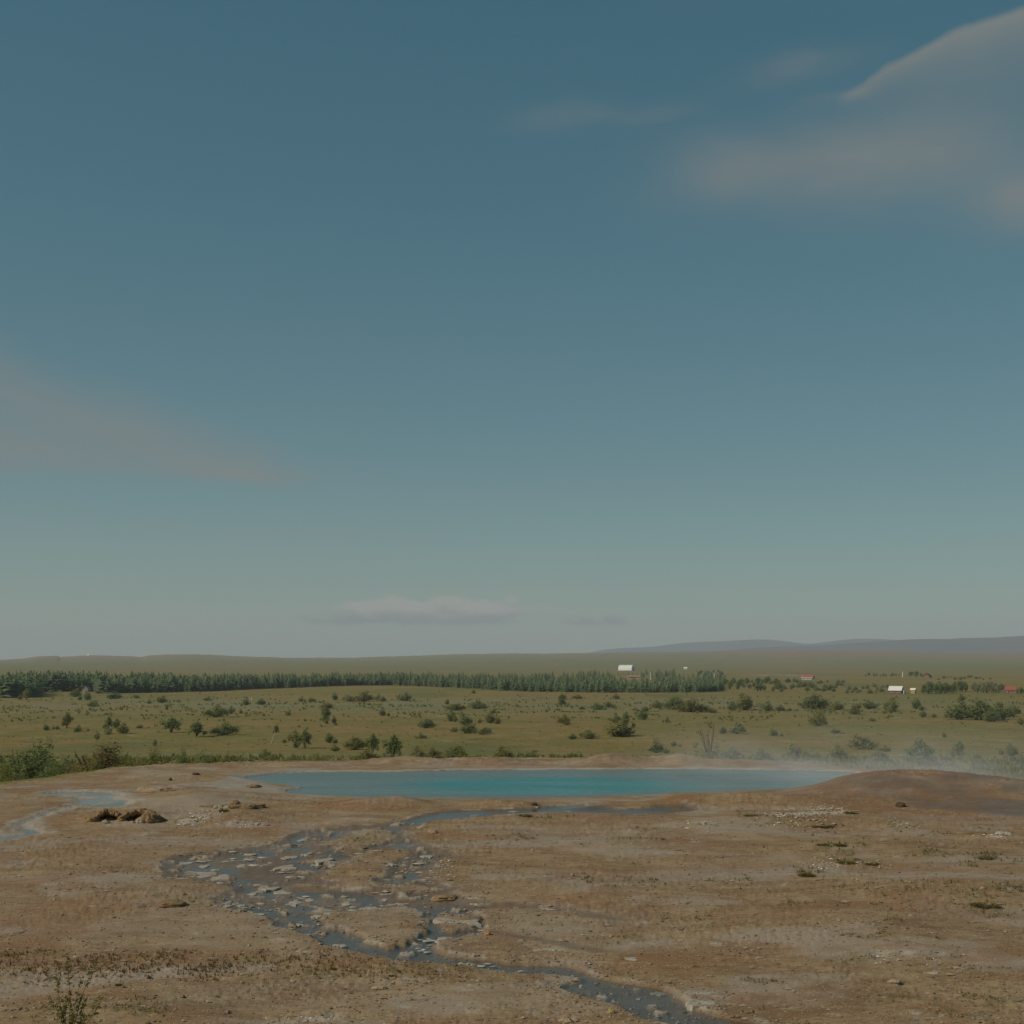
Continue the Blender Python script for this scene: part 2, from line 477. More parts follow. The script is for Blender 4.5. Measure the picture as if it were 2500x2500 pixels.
GREY_PX = [(600, 2240, 700, 90, .5), (1350, 2260, 260, 60, .55), (1400, 2030, 180, 20, .5), (1900, 2120, 160, 20, .4), (480, 2060, 250, 20, .5), (430, 2370, 120, 12, .7), (60, 2350, 80, 8, .8),
           (1900, 2310, 380, 20, .4), (2200, 2330, 300, 16, .5), (900, 2430, 500, 50, .35), (1640, 2060, 140, 14, .35), (1700, 2010, 100, 14, .4), (1650, 2440, 160, 20, .6), (1080, 1868, 300, 10, .8), (1500, 1858, 250, 14, .5),
           (700, 1880, 150, 8, .5), (460, 1905, 120, 10, .3), (1300, 2440, 250, 40, .4)]
WHITE_PX = [(1960, 1985, 75, 8, .9), (2210, 2010, 30, 6, .6), (2010, 1975, 40, 4, .8), (2420, 2043, 24, 5, .8), (480, 1995, 60, 10, .6), (560, 1972, 36, 8, .5), (600, 2012, 60, 8, .4), (1700, 2015, 60, 6, .4),
            (2220, 2330, 160, 8, .55), (2020, 2110, 30, 5, .4), (1700, 2425, 60, 10, .4), (1750, 2440, 70, 8, .4), (780, 2485, 50, 10, .5), (1340, 2213, 60, 6, .5), (430, 2365, 50, 5, .5), (1570, 2035, 30, 8, .4),
            (400, 1921, 40, 6, .6), (240, 1975, 30, 3, .7), (1430, 1962, 40, 4, .6), (1000, 2028, 16, 6, .5), (50, 2108, 60, 8, .3)]


def patches_world(L):
    C = at_many([(p[0], p[1]) for p in L]); A = at_many([(p[0], p[1] + p[3]) for p in L]); B = at_many([(p[0], p[1] - p[3]) for p in L])
    out = []
    for (px, py, w, h, k), (x, y), a, b in zip(L, C, A, B):
        out.append((x, y, w / F * y, max(0.15, min(abs(b[1] - a[1]) * 0.5, w / F * y * 1.6)), k))
    return out


PATCH = [patches_world(L) for L in (MOSS_PX, RUST_PX, GREY_PX, WHITE_PX)]


def patch_mask(L, x, y, seed):
    m = np.zeros(x.shape)
    wx = x + 0.5 * fbm(x * 0.9, y * 0.9, seed, 4)
    wy = y + 0.5 * fbm(x * 0.9, y * 0.9, seed + 50, 4)
    for (cx, cy, rx, ry, k) in L:
        q = ((wx - cx) / rx) ** 2 + ((wy - cy) / ry) ** 2
        m = np.maximum(m, k * np.exp(-q * q * 0.7))
    return m


def terrain(x, y):
    """full-detail height and ground masks"""
    x = np.asarray(x, float); y = np.asarray(y, float)
    z = macro(x, y)
    n = x.shape
    dt = np.full(n, 60.0)
    m = (y < 130) & (np.abs(x) < 160)
    if m.any():
        dt[m] = sdf(x[m], y[m], TERRACE) + 0.25 * fbm(x[m] * 0.35, y[m] * 0.35, 31, 3)
    cover = sstep(0.2, 1.4, dt + 0.5 * fbm(x * 0.8, y * 0.8, 77, 3))
    wet = np.zeros(n); white = np.zeros(n); moss = np.zeros(n); rust = np.zeros(n); grey = np.zeros(n)
    flow = np.full(n, 3.0); rill = np.full(n, 3.0); chan = np.full(n, 3.0)
    nr = (y < 75) & (np.abs(x) < 60)
    if nr.any():
        xn, yn = x[nr], y[nr]
        wob = 0.17 * fbm(xn * 1.3, yn * 1.3, 11, 4) + 0.10 * fbm(xn * 4.2, yn * 3.4, 12, 4, 0.6)
        f = sdf_box(xn, yn, FAN) + wob * np.interp(yn, [23.2, 25.5], [0.35, 1.0]) - 0.07 * sstep(25.0, 23.4, yn)
        for I in ISLES:
            f = np.maximum(f, -(sdf_box(xn, yn, I) + wob * 1.7))
        c = sdf_box(xn, yn, CHANNEL) + wob * 0.8
        rl = sdf_box(xn, yn, RILL) + wob * 0.9
        sh = sdf_box(xn, yn, SHELF) + wob
        w2 = np.minimum(sdf_box(xn, yn, TRICKLE), np.minimum(sdf_box(xn, yn, TRICKLE2), sdf_box(xn, yn, TRICKLE3))) + wob
        sn = np.minimum(sdf_box(xn, yn, SHEEN), sdf_box(xn, yn, SHEEN2)) + wob * 2
        pool = sdf_box(xn, yn, POOL) + wob * 0.5
        water = np.minimum(np.minimum(f, c), rl)
        # small crusts standing up inside the fan
        isl = fbm(xn * 2.1, yn * 1.7, 41, 4)
        crust = sstep(0.16, 0.34, isl) * sstep(-0.05, -0.25, f) * sstep(-1.7, -0.3, f)
        wetn = np.maximum.reduce([sstep(0.05, -0.03, water) * (1 - 0.75 * crust), sstep(0.08, -0.1, w2) * 0.8, sstep(0.3, -0.3, sn) * (0.95 + 0.5 * fbm(xn * .6, yn * 1.2, 19, 3)),
                                 sstep(0.1, -0.1, sh) * 0.55, sstep(0.16, 0.0, pool) * 0.8])
        damp = np.maximum(sstep(0.5, 0.0, water) * 0.25, wetn)
        edge_n = fbm(xn * 1.8, yn * 1.8, 23, 4)
        wh = np.exp(-((water - 0.06) / 0.06) ** 2) * sstep(-0.2, 0.4, edge_n) * 0.8
        wh = np.maximum(wh, np.exp(-((rl - 0.05) / 0.16) ** 2) * 0.8 * sstep(-0.4, 0.2, edge_n))
        wh = np.maximum(wh, sstep(0.1, -0.1, rl) * 0.75)
        wetn = wetn * (1 - 0.65 * sstep(0.1, -0.1, rl))
        mnd = np.exp(-((xn - 13.8) / 4.5) ** 2 - ((yn - 44.6) / 3.0) ** 2)
        wetn = np.maximum(wetn, np.clip(mnd * 1.6, 0, 1) * 0.9 * sstep(-0.45, 0.15, fbm(xn * .5, yn * .8, 93, 3)))
        damp = np.maximum(damp * (1 - 0.65 * sstep(0.1, -0.1, rl)), wetn)
        wh = np.maximum(wh, np.exp(-((pool - 0.10) / 0.12) ** 2) * 0.95)
        wh = np.maximum(wh, sstep(0.15, -0.1, sh) * (0.55 + 0.45 * sstep(-.2, .3, fbm(xn * 1.1, yn * 3.0, 29, 3))))
        wh = np.maximum(wh, crust * 0.75)
        wh = np.maximum(wh, patch_mask(PATCH[3], xn, yn, 63) * sstep(-0.35, 0.25, fbm(xn * 2.6, yn * 2.6, 64, 4)))
        ms = patch_mask(PATCH[0], xn, yn, 60) * sstep(-0.4, 0.2, fbm(xn * 2.2, yn * 2.2, 65, 4))
        ru = patch_mask(PATCH[1], xn, yn, 61) * sstep(-0.5, 0.3, fbm(xn * 1.2, yn * 1.2, 66, 4))
        gy = patch_mask(PATCH[2], xn, yn, 62) * sstep(-0.6, 0.3, fbm(xn * 0.9, yn * 0.9, 67, 4))
        spot = fbm(xn * 0.75, yn * 0.9, 111, 4, 0.6)
        ms = np.maximum(ms, 0.75 * 0.6 * sstep(0.20, 0.42, spot) * sstep(-0.15, 0.25, xn / np.maximum(yn, 1) + 0.25 * fbm(xn * .2, yn * .2, 112, 2)) * sstep(44, 38, yn))
        fleck = fbm(xn * 1.9, yn * 2.6, 113, 5, 0.65)
        wh = np.maximum(wh, 0.62 * sstep(0.24, 0.46, fleck) * sstep(-0.2, 0.3, fbm(xn * .35, yn * .35, 114, 3)) * sstep(0.3, 0.8, pool))
        gy = np.maximum(gy, 0.9 * sstep(0.02, 0.26, fbm(xn * .28, yn * .45, 115, 4)))
        ru = np.maximum(ru, 0.75 * sstep(0.08, 0.32, fbm(xn * .30 + 7, yn * .5, 116, 4)))
        mnd_r = np.exp(-((xn - 13.8) / 4.5) ** 2 - ((yn - 45) / 3.0) ** 2) + np.exp(-((yn - 58.3) / 1.3) ** 2)
        # relief
        dry = 1 - np.clip(wetn, 0, 1)
        led = fbm(xn * 0.42 + 3, yn * 0.62, 71, 5, 0.55)
        q = led * 8.0
        fl = np.floor(q); fr = q - fl
        ledm = sstep(-0.25, 0.35, fbm(xn * 0.22, yn * 0.3, 73, 3)) * sstep(0.4, 1.5, pool)
        rel = 0.045 * fbm(xn * 0.55, yn * 0.55, 81, 4) + 0.024 * ledm * (fl + sstep(0.72, 1.0, fr) - q) * 1.2
        rel += 0.0055 * fbm(xn * 2.2, yn * 4.6, 83, 4, 0.6) * (0.4 + 1.2 * ledm)
        q2 = fbm(xn * 1.5 + 9, yn * 2.2, 91, 4, 0.6) * 5.0
        f2 = np.floor(q2)
        rel += 0.009 * sstep(0.0, 0.4, fbm(xn * 0.3 + 5, yn * 0.4, 92, 3)) * (f2 + sstep(0.75, 1.0, q2 - f2) - q2)
        rel += 0.005 * np.clip(fbm(xn * 14, yn * 14, 85, 2), 0, 1) * sstep(34, 22, yn)
        rel += 0.05 * ms * np.clip(fbm(xn * 5, yn * 5, 87, 3) + 0.4, 0, 1)
        rel += 0.11 * np.clip(mnd_r, 0, 1) * fbm(xn * 1.1, yn * 1.5, 117, 4, 0.6)
        rough_rock = patch_mask(PATCH[3], xn, yn, 63)
        rel += 0.10 * rough_rock * fbm(xn * 3.0, yn * 3.0, 88, 4, 0.6)
        shore = sstep(-0.1, 0.5, pool)
        zz = z[nr] + rel * shore * (0.35 + 0.65 * dry)
        chn = np.where(yn < 27, sstep(0.06, -0.12, water), sstep(0.06, -0.30, water))
        zz -= 0.055 * chn
        zz -= 0.03 * chn * sstep(27, 24, yn)
        zz += (0.050 * crust + 0.045 * np.interp(yn, [19, 26, 29], [0.55, 0.6, 1.0]) * fbm(xn * 1.4, yn * 1.1, 43, 4) + 0.010 * fbm(xn * 6, yn * 6, 42, 3)) * chn
        z[nr] = zz
        wet[nr] = np.clip(damp, 0, 1); white[nr] = wh; moss[nr] = ms; rust[nr] = ru; grey[nr] = gy
        flow[nr] = f; chan[nr] = c; rill[nr] = rl
    # meadow undulation
    a = cover * np.interp(np.hypot(x, y), [50, 90, 300, 800, 1600, 7000], [.15, .25, .45, .35, .6, 2.0])
    z = z + a * (fbm(x / 34, y / 34, 101, 3) + 0.35 * fbm(x / 7, y / 7, 103, 3))
    far = sstep(2500, 5000, y)
    z = z + far * 3.0 * fbm(x / 260, y / 500, 107, 3) * sstep(8000, 6600, y)
    return z, wet, white, moss, rust, grey, cover, flow, chan, rill


def height(x, y):
    return float(terrain(np.array([x]), np.array([y]))[0][0])


# ------------------------------------------------------------------ object helpers
def new_mesh(name, verts, faces, mat=None, smooth=False):
    me = bpy.data.meshes.new(name)
    me.from_pydata([tuple(v) for v in verts], [], [tuple(f) for f in faces])
    if mat is not None:
        for m_ in (mat if isinstance(mat, (list, tuple)) else [mat]):
            me.materials.append(m_)
    if smooth:
        me.polygons.foreach_set('use_smooth', np.ones(len(me.polygons), bool))
    me.update()
    return me


def quads_mesh(name, V, Fq, mat, smooth=True):
    """fast mesh from numpy arrays; Fq is (n,4) or (n,3)"""
    me = bpy.data.meshes.new(name)
    k = Fq.shape[1]
    me.vertices.add(len(V)); me.vertices.foreach_set('co', np.ascontiguousarray(V, np.float32).ravel())
    me.loops.add(Fq.size); me.loops.foreach_set('vertex_index', np.ascontiguousarray(Fq, np.int32).ravel())
    me.polygons.add(len(Fq))
    me.polygons.foreach_set('loop_start', np.arange(0, Fq.size, k, dtype=np.int32))
    me.polygons.foreach_set('loop_total', np.full(len(Fq), k, np.int32))
    me.polygons.foreach_set('use_smooth', np.full(len(Fq), smooth, bool))
    me.materials.append(mat)
    me.update(calc_edges=True)
    return me


def link(name, me, parent=None, loc=(0, 0, 0), rz=0.0, scale=None):
    o = bpy.data.objects.new(name, me)
    COL.objects.link(o)
    o.location = loc
    o.rotation_euler = (0, 0, rz)
    if scale is not None: o.scale = scale
    if parent is not None: o.parent = parent
    return o


def tag(o, label, cat, group=None, kind=None):
    if label: o['label'] = label
    if cat: o['category'] = cat
    if group: o['group'] = group
    if kind or cat: o['kind'] = kind or 'thing'
    return o


def empty(name, loc, rz=0.0, scale=None):
    return link(name, None, None, loc, rz, scale)


def fattr(me, name, arr):
    a = me.attributes.new(name, 'FLOAT', 'POINT')
    a.data.foreach_set('value', np.ascontiguousarray(arr, np.float32))


ORD = ['first', 'second', 'third', 'fourth', 'fifth', 'sixth', 'seventh', 'eighth', 'ninth', 'tenth', 'eleventh', 'twelfth', 'thirteenth', 'fourteenth', 'fifteenth',
       'sixteenth', 'seventeenth', 'eighteenth', 'nineteenth', 'twentieth']
ORD += ['twenty-' + o for o in ORD[:9]] + ['thirtieth'] + ['thirty-' + o for o in ORD[:9]] + ['fortieth'] + ['forty-' + o for o in ORD[:9]] + ['fiftieth'] + ['fifty-' + o for o in ORD[:9]]


# ------------------------------------------------------------------ materials
def mat_base(name, rough=0.9, spec=0.3):
    m = bpy.data.materials.new(name); m.use_nodes = True
    nt = m.node_tree
    b = nt.nodes['Principled BSDF']
    b.inputs['Roughness'].default_value = rough
    b.inputs['Specular IOR Level'].default_value = spec
    return m, nt, b


def setcol(nt, b, v, sock='Base Color'):
    if isinstance(v, X): nt.links.new(v.s, b.inputs[sock])
    elif isinstance(v, (int, float)): b.inputs[sock].default_value = v
    else: b.inputs[sock].default_value = (v[0], v[1], v[2], 1)


def pos(nt):
    return X(nt, nt.nodes.new('ShaderNodeNewGeometry').outputs['Position'])


def objco(nt):
    return X(nt, nt.nodes.new('ShaderNodeTexCoord').outputs['Object'])


def attr(nt, name):
    n = nt.nodes.new('ShaderNodeAttribute'); n.attribute_name = name
    return X(nt, n.outputs['Fac'])


def objrand(nt):
    return X(nt, nt.nodes.new('ShaderNodeObjectInfo').outputs['Random'])


def bump(nt, b, h, strength=0.5, dist=0.02):
    n = nt.nodes.new('ShaderNodeBump')
    n.inputs['Strength'].default_value = strength; n.inputs['Distance'].default_value = dist
    nt.links.new(h.s, n.inputs['Height'])
    nt.links.new(n.outputs[0], b.inputs['Normal'])


def simple(name, col, rough=0.8, spec=0.3, var=0.15, scale=3.0):
    m, nt, b = mat_base(name, rough, spec)
    n = noise(nt, objco(nt), scale, 4, 0.6)
    lo_ = tuple(c * (1 - var) for c in col); hi_ = tuple(c * (1 + var) for c in col)
    setcol(nt, b, mixc(nt, n, lo_, hi_))
    return m


# bare geothermal ground
def make_sinter():
    m, nt, b = mat_base('sinter_crust', 0.95, 0.25)
    P = pos(nt)
    flat = vec_scale(nt, P, 1, 1, 0.3)
    strk = vec_scale(nt, P, 0.5, 1, 0.3)
    n1 = noise(nt, flat, 0.35, 5, 0.6)
    n2 = noise(nt, strk, 2.2, 6, 0.66)
    n3 = noise(nt, strk, 11.0, 4, 0.65)
    n4 = noise(nt, flat, 45.0, 3, 0.6)
    wet, white, moss, rust, grey = (attr(nt, k) for k in ('wet', 'white', 'moss', 'rust', 'grey'))
    c = mixc(nt, n1.smooth(0.36, 0.64), (0.238, 0.144, 0.070), (0.305, 0.203, 0.109))
    c = mixc(nt, n2.smooth(0.42, 0.62) * 0.65, c, (0.355, 0.248, 0.132))
    c = mixc(nt, n3.smooth(0.50, 0.34) * 0.55, c, (0.155, 0.092, 0.040))
    nm = noise(nt, vec_scale(nt, P, 0.55, 1.0, 0.3), 0.75, 6, 0.68, 0.4)
    c = mixc(nt, nm.smooth(0.54, 0.62) * 0.55, c, (0.370, 0.265, 0.150))
    c = mixc(nt, nm.smooth(0.46, 0.38) * 0.50, c, (0.180, 0.098, 0.042))
    c = mixc(nt, grey.clamp() * 0.95, c, mixc(nt, n2, (0.280, 0.212, 0.150), (0.400, 0.325, 0.245)))
    c = mixc(nt, (rust * (n2 + 0.5)).clamp() * 0.75, c, mixc(nt, n3, (0.21, 0.095, 0.040), (0.29, 0.150, 0.065)))
    c = mixc(nt, (moss * (n3 + 0.45)).clamp() * 0.9, c, mixc(nt, n3, (0.105, 0.085, 0.028), (0.200, 0.155, 0.062)))
    st = noise(nt, vec_scale(nt, P, 1.9, 4.6, 1.0), 1.0, 6, 0.72, 0.6)
    st2 = noise(nt, vec_scale(nt, P, 6.0, 13.0, 3.0), 1.0, 4, 0.72)
    c = mixc(nt, st.smooth(0.56, 0.66) * 0.60, c, (0.400, 0.300, 0.185))
    c = mixc(nt, st.smooth(0.43, 0.34) * 0.55, c, (0.130, 0.084, 0.044))
    c = mixc(nt, st2.smooth(0.60, 0.70) * 0.55, c, (0.420, 0.335, 0.235))
    c = mixc(nt, st2.smooth(0.38, 0.30) * 0.55, c, (0.100, 0.066, 0.036))
    # light pebble specks and dark pits
    vd = voronoi(nt, flat, 16.0, 'F1', 'Distance')
    vc = X(nt, vd.s.node.outputs['Color'])
    sepc = nt.nodes.new('ShaderNodeSeparateColor'); nt.links.new(vc.s, sepc.inputs[0])
    pick = X(nt, sepc.outputs[0])
    speck = vd.smooth(0.34, 0.16) * pick.smooth(0.70, 0.80)
    pit = vd.smooth(0.40, 0.2) * X(nt, sepc.outputs[1]).smooth(0.80, 0.90)
    vd2 = voronoi(nt, flat, 38.0, 'F1', 'Distance')
    sepd = nt.nodes.new('ShaderNodeSeparateColor'); nt.links.new(vd2.s.node.outputs['Color'], sepd.inputs[0])
    speck2 = vd2.smooth(0.4, 0.2) * X(nt, sepd.outputs[0]).smooth(0.62, 0.7)
    c = mixc(nt, speck * 0.75, c, (0.50, 0.41, 0.29))
    c = mixc(nt, speck2 * 0.6, c, (0.45, 0.36, 0.25))
    c = mixc(nt, pit * 0.55, c, (0.085, 0.058, 0.032))
    wmask = (white * (n2 * 1.4 + 0.3)).clamp()
    c = mixc(nt, wmask, c, mixc(nt, n3, (0.34, 0.30, 0.25), (0.56, 0.52, 0.45)))
    wetc = mixc(nt, 0.60, c, (0.125, 0.086, 0.056))
    c = mixc(nt, wet.clamp(), c, wetc)
    setcol(nt, b, c)
    film = wet * (n2 * 1.2 + 0.35)
    rg = 0.95 - film.smooth(0.35, 1.0) * 0.55
    nt.links.new(rg.s, b.inputs['Roughness'])
    h = n2 * 0.30 + n3 * 0.26 + n4 * 0.16 + speck * 0.35 + speck2 * 0.16 - pit * 0.2
    h = h * (1.0 - wet.clamp() * 0.75)
    bump(nt, b, h, 0.55, 0.016)
    return m


# grassland
def make_meadow():
    m, nt, b = mat_base('meadow_grass', 1.0, 0.1)
    P = pos(nt)
    fl = vec_scale(nt, P, 1, 1, 0)
    n0 = noise(nt, vec_scale(nt, P, 1 / 150.0, 1 / 110.0, 0), 1, 4, 0.6)
    n1 = noise(nt, fl, 1 / 28.0, 6, 0.62)
    n2 = noise(nt, fl, 1 / 5.0, 6, 0.65)
    n3 = noise(nt, fl, 1 / 0.9, 4, 0.65)
    n5 = noise(nt, vec_scale(nt, P, 1 / 420.0, 1 / 900.0, 0), 1, 5, 0.6)
    sp = nt.nodes.new('ShaderNodeSeparateXYZ'); nt.links.new(P.s, sp.inputs[0])
    Y = X(nt, sp.outputs[1])
    c = mixc(nt, n1.smooth(0.38, 0.62), (0.201, 0.174, 0.052), (0.262, 0.186, 0.064))
    c = mixc(nt, n0.smooth(0.45, 0.62) * 0.75, c, (0.293, 0.190, 0.072))
    c = mixc(nt, n0.smooth(0.46, 0.36) * 0.6, c, (0.171, 0.174, 0.052))
    c = mixc(nt, n2.smooth(0.52, 0.70) * 0.60, c, (0.281, 0.252, 0.118))
    c = mixc(nt, n2.smooth(0.46, 0.30) * 0.60, c, (0.122, 0.122, 0.040))
    c = mixc(nt, n3.smooth(0.50, 0.32) * 0.40, c, (0.104, 0.102, 0.034))
    c = mixc(nt, n3.smooth(0.58, 0.75) * 0.35, c, (0.299, 0.264, 0.125))
    n6 = noise(nt, vec_scale(nt, P, 1 / 11.0, 1 / 17.0, 0), 1, 6, 0.7)
    c = mixc(nt, n6.smooth(0.56, 0.66) * 0.65, c, (0.305, 0.282, 0.140))
    c = mixc(nt, n6.smooth(0.45, 0.36) * 0.60, c, (0.128, 0.130, 0.042))
    belt = attr(nt, 'belt')
    c = mixc(nt, (belt * (n1 + 0.4)).clamp() * 0.8, c, (0.225, 0.222, 0.130))
    green = attr(nt, 'green')
    c = mixc(nt, (green * (n2 + 0.5)).clamp() * 0.6, c, (0.125, 0.145, 0.055))
    far = Y.smooth(1100, 3200)
    fc = mixc(nt, n5.smooth(0.40, 0.62), (0.165, 0.178, 0.066), (0.215, 0.178, 0.078))
    c = mixc(nt, far * 0.85, c, fc)
    heath = attr(nt, 'heath')
    c = mixc(nt, (heath * n5.smooth(0.30, 0.60)).clamp() * 0.85, c, (0.290, 0.125, 0.078))
    setcol(nt, b, c)
    bump(nt, b, n2 * 0.9 + n3 * 0.35, 0.8, 0.7)
    return m


M_SINTER = make_sinter()
M_MEADOW = make_meadow()


def make_pool_mat():
    m, nt, b = mat_base('milky_turquoise_water', 0.30, 0.5)
    P = pos(nt)
    deep = attr(nt, 'deep')
    n = noise(nt, vec_scale(nt, P, 0.25, 0.8, 1), 1.0, 4, 0.6)
    c = mixc(nt, (deep + (n - 0.5) * 0.35).smooth(0.02, 0.85), (0.150, 0.208, 0.195), (0.045, 0.235, 0.238))
    setcol(nt, b, c)
    b.inputs['IOR'].default_value = 1.33
    rip = noise(nt, vec_scale(nt, P, 3.0, 7.0, 1), 1.0, 4, 0.6)
    lane = noise(nt, vec_scale(nt, P, 0.10, 0.55, 1), 1.0, 4, 0.6)
    rgp = lane.smooth(0.35, 0.65) * 0.14 + 0.22
    nt.links.new(rgp.s, b.inputs['Roughness'])
    bump(nt, b, rip, 0.5, 0.10)
    return m


def make_stream_mat():
    m = bpy.data.materials.new('shallow_clear_water'); m.use_nodes = True
    nt = m.node_tree; nt.nodes.clear()
    out = nt.nodes.new('ShaderNodeOutputMaterial')
    tr = nt.nodes.new('ShaderNodeBsdfTransparent'); tr.inputs[0].default_value = (0.86, 0.88, 0.86, 1)
    gl = nt.nodes.new('ShaderNodeBsdfGlossy'); gl.inputs['Roughness'].default_value = 0.16
    P = pos(nt)
    rip = noise(nt, vec_scale(nt, P, 9.0, 9.0, 1), 1.0, 4, 0.65)
    bp = nt.nodes.new('ShaderNodeBump'); bp.inputs['Strength'].default_value = 0.18; bp.inputs['Distance'].default_value = 0.008
    nt.links.new(rip.s, bp.inputs['Height'])
    nt.links.new(bp.outputs[0], gl.inputs['Normal'])
    ge = nt.nodes.new('ShaderNodeNewGeometry')
    dt_ = nt.nodes.new('ShaderNodeVectorMath'); dt_.operation = 'DOT_PRODUCT'
    nt.links.new(ge.outputs['Incoming'], dt_.inputs[0]); nt.links.new(ge.outputs['Normal'], dt_.inputs[1])
    cosv = X(nt, dt_.outputs['Value'])._m('ABSOLUTE', X(nt, dt_.outputs['Value']))
    refl = (1.0 - cosv).clamp().pow(5.0) * 0.80 + 0.02
    mx = nt.nodes.new('ShaderNodeMixShader')
    nt.links.new(refl.s, mx.inputs[0]); nt.links.new(tr.outputs[0], mx.inputs[1]); nt.links.new(gl.outputs[0], mx.inputs[2])
    nt.links.new(mx.outputs[0], out.inputs['Surface'])
    return m


M_POOL = make_pool_mat()
M_STREAM = make_stream_mat()


def foliage_mat(name, dark, light, trans=0.45):
    m = bpy.data.materials.new(name); m.use_nodes = True
    nt = m.node_tree; nt.nodes.clear()
    out = nt.nodes.new('ShaderNodeOutputMaterial')
    t = attr(nt, 'tint'); r = objrand(nt)
    c = mixc(nt, (t * 0.75 + r * 0.35).clamp(), dark, light)
    d = nt.nodes.new('ShaderNodeBsdfDiffuse'); l = nt.nodes.new('ShaderNodeBsdfTranslucent')
    nt.links.new(c.s, d.inputs[0]); nt.links.new(c.s, l.inputs[0])
    mx = nt.nodes.new('ShaderNodeMixShader'); mx.inputs[0].default_value = trans
    nt.links.new(d.outputs[0], mx.inputs[1]); nt.links.new(l.outputs[0], mx.inputs[2])
    nt.links.new(mx.outputs[0], out.inputs['Surface'])
    return m


M_LEAF = [foliage_mat('willow_leaves', (0.142, 0.180, 0.070), (0.303, 0.342, 0.140)),
          foliage_mat('olive_birch_leaves', (0.155, 0.162, 0.050), (0.350, 0.332, 0.118)),
          foliage_mat('grey_green_leaves', (0.227, 0.252, 0.123), (0.406, 0.414, 0.231)),
          foliage_mat('brownish_twiggy_leaves', (0.170, 0.140, 0.056), (0.322, 0.260, 0.112))]
M_NEEDLE = foliage_mat('conifer_needles', (0.133, 0.190, 0.099), (0.246, 0.306, 0.156), 0.45)
M_TUSSOCK = foliage_mat('tussock_blades', (0.135, 0.130, 0.048), (0.270, 0.250, 0.140), 0.3)
M_DRYGRASS = foliage_mat('dry_grass_blades', (0.165, 0.092, 0.034), (0.265, 0.165, 0.068), 0.4)
M_MOSSGRASS = foliage_mat('mossy_grass_blades', (0.175, 0.145, 0.050), (0.310, 0.250, 0.105), 0.5)
M_GREENGRASS = foliage_mat('green_grass_blades', (0.110, 0.130, 0.036), (0.220, 0.230, 0.075), 0.4)
M_BARK = simple('dark_bark', (0.075, 0.055, 0.04), 0.95, 0.1)
M_BIRCH = simple('pale_birch_bark', (0.42, 0.39, 0.34), 0.85, 0.2, 0.25, 8)


def rock_mat(name, a, bcol, rough=0.92):
    m, nt, b = mat_base(name, rough, 0.25)
    P = objco(nt)
    n1 = noise(nt, P, 4.0, 6, 0.6); n2 = noise(nt, P, 22.0, 5, 0.65)
    r = objrand(nt)
    c = mixc(nt, (n1.smooth(0.3, 0.7) * 0.8 + r * 0.3).clamp(), a, bcol)
    c = mixc(nt, n2.smooth(0.48, 0.30) * 0.5, c, tuple(k * 0.55 for k in a))
    setcol(nt, b, c)
    bump(nt, b, n1 * 0.5 + n2 * 0.5, 0.8, 0.03)
    return m


M_SLAB = rock_mat('pale_sinter_slab', (0.31, 0.26, 0.20), (0.46, 0.41, 0.335))
M_ROCK = rock_mat('brown_sinter_rock', (0.195, 0.120, 0.058), (0.32, 0.210, 0.108))
M_TAN = rock_mat('tan_stone', (0.30, 0.21, 0.125), (0.44, 0.34, 0.22))
M_ORANGE = rock_mat('orange_stone', (0.36, 0.165, 0.055), (0.46, 0.25, 0.10))
M_YELLOW = rock_mat('ochre_yellow_stone', (0.34, 0.25, 0.09), (0.44, 0.34, 0.15))
M_DARKROCK = rock_mat('dark_stone', (0.060, 0.042, 0.030), (0.120, 0.085, 0.060))
M_PEBBLE = foliage_mat('gravel_grains', (0.170, 0.115, 0.066), (0.46, 0.37, 0.27), 0.0)
M_CLOD = foliage_mat('dark_clod_earth', (0.060, 0.045, 0.022), (0.150, 0.110, 0.050), 0.0)
M_RUBBLE = foliage_mat('pale_rubble', (0.30, 0.24, 0.17), (0.60, 0.54, 0.45), 0.0)

# ------------------------------------------------------------------ ground sheet
uc = np.concatenate([np.linspace(-1.3, -0.42, 60, endpoint=False), np.linspace(-0.42, 0.42, 980), np.linspace(0.42, 1.3, 61)[1:]])
rows = np.concatenate([np.linspace(4, 15, 20, endpoint=False), 1.0 / np.linspace(1 / 15.0, 1 / 38.0, 230, endpoint=False),
                       np.linspace(38, 63, 150, endpoint=False), np.geomspace(63, 600, 150, endpoint=False), np.geomspace(600, 12500, 120)])
UU, YY = np.meshgrid(uc, rows)
XX = UU * YY
xs, ys = XX.ravel(), YY.ravel()
zz, wet, white, moss, rust, grey, cover, flow, chan, rill = terrain(xs, ys)
nc, nr_ = len(uc), len(rows)
idx = np.arange(nc * nr_).reshape(nr_, nc)
Q = np.stack([idx[:-1, :-1], idx[:-1, 1:], idx[1:, 1:], idx[1:, :-1]], -1).reshape(-1, 4)
fc_cover = cover[Q].mean(1)
V = np.stack([xs, ys, zz], 1)


def submesh(name, faces, mat, attrs):
    used = np.unique(faces)
    remap = np.full(len(V), -1, np.int64); remap[used] = np.arange(len(used))
    me = quads_mesh(name, V[used], remap[faces], mat)
    for k, a in attrs.items():
        fattr(me, k, a[used])
    return me


g1 = link('geothermal_ground', submesh('geothermal_ground', Q[fc_cover < 0.5], M_SINTER, dict(wet=wet, white=white, moss=moss, rust=rust, grey=grey)))
tag(g1, None, None, kind='structure')
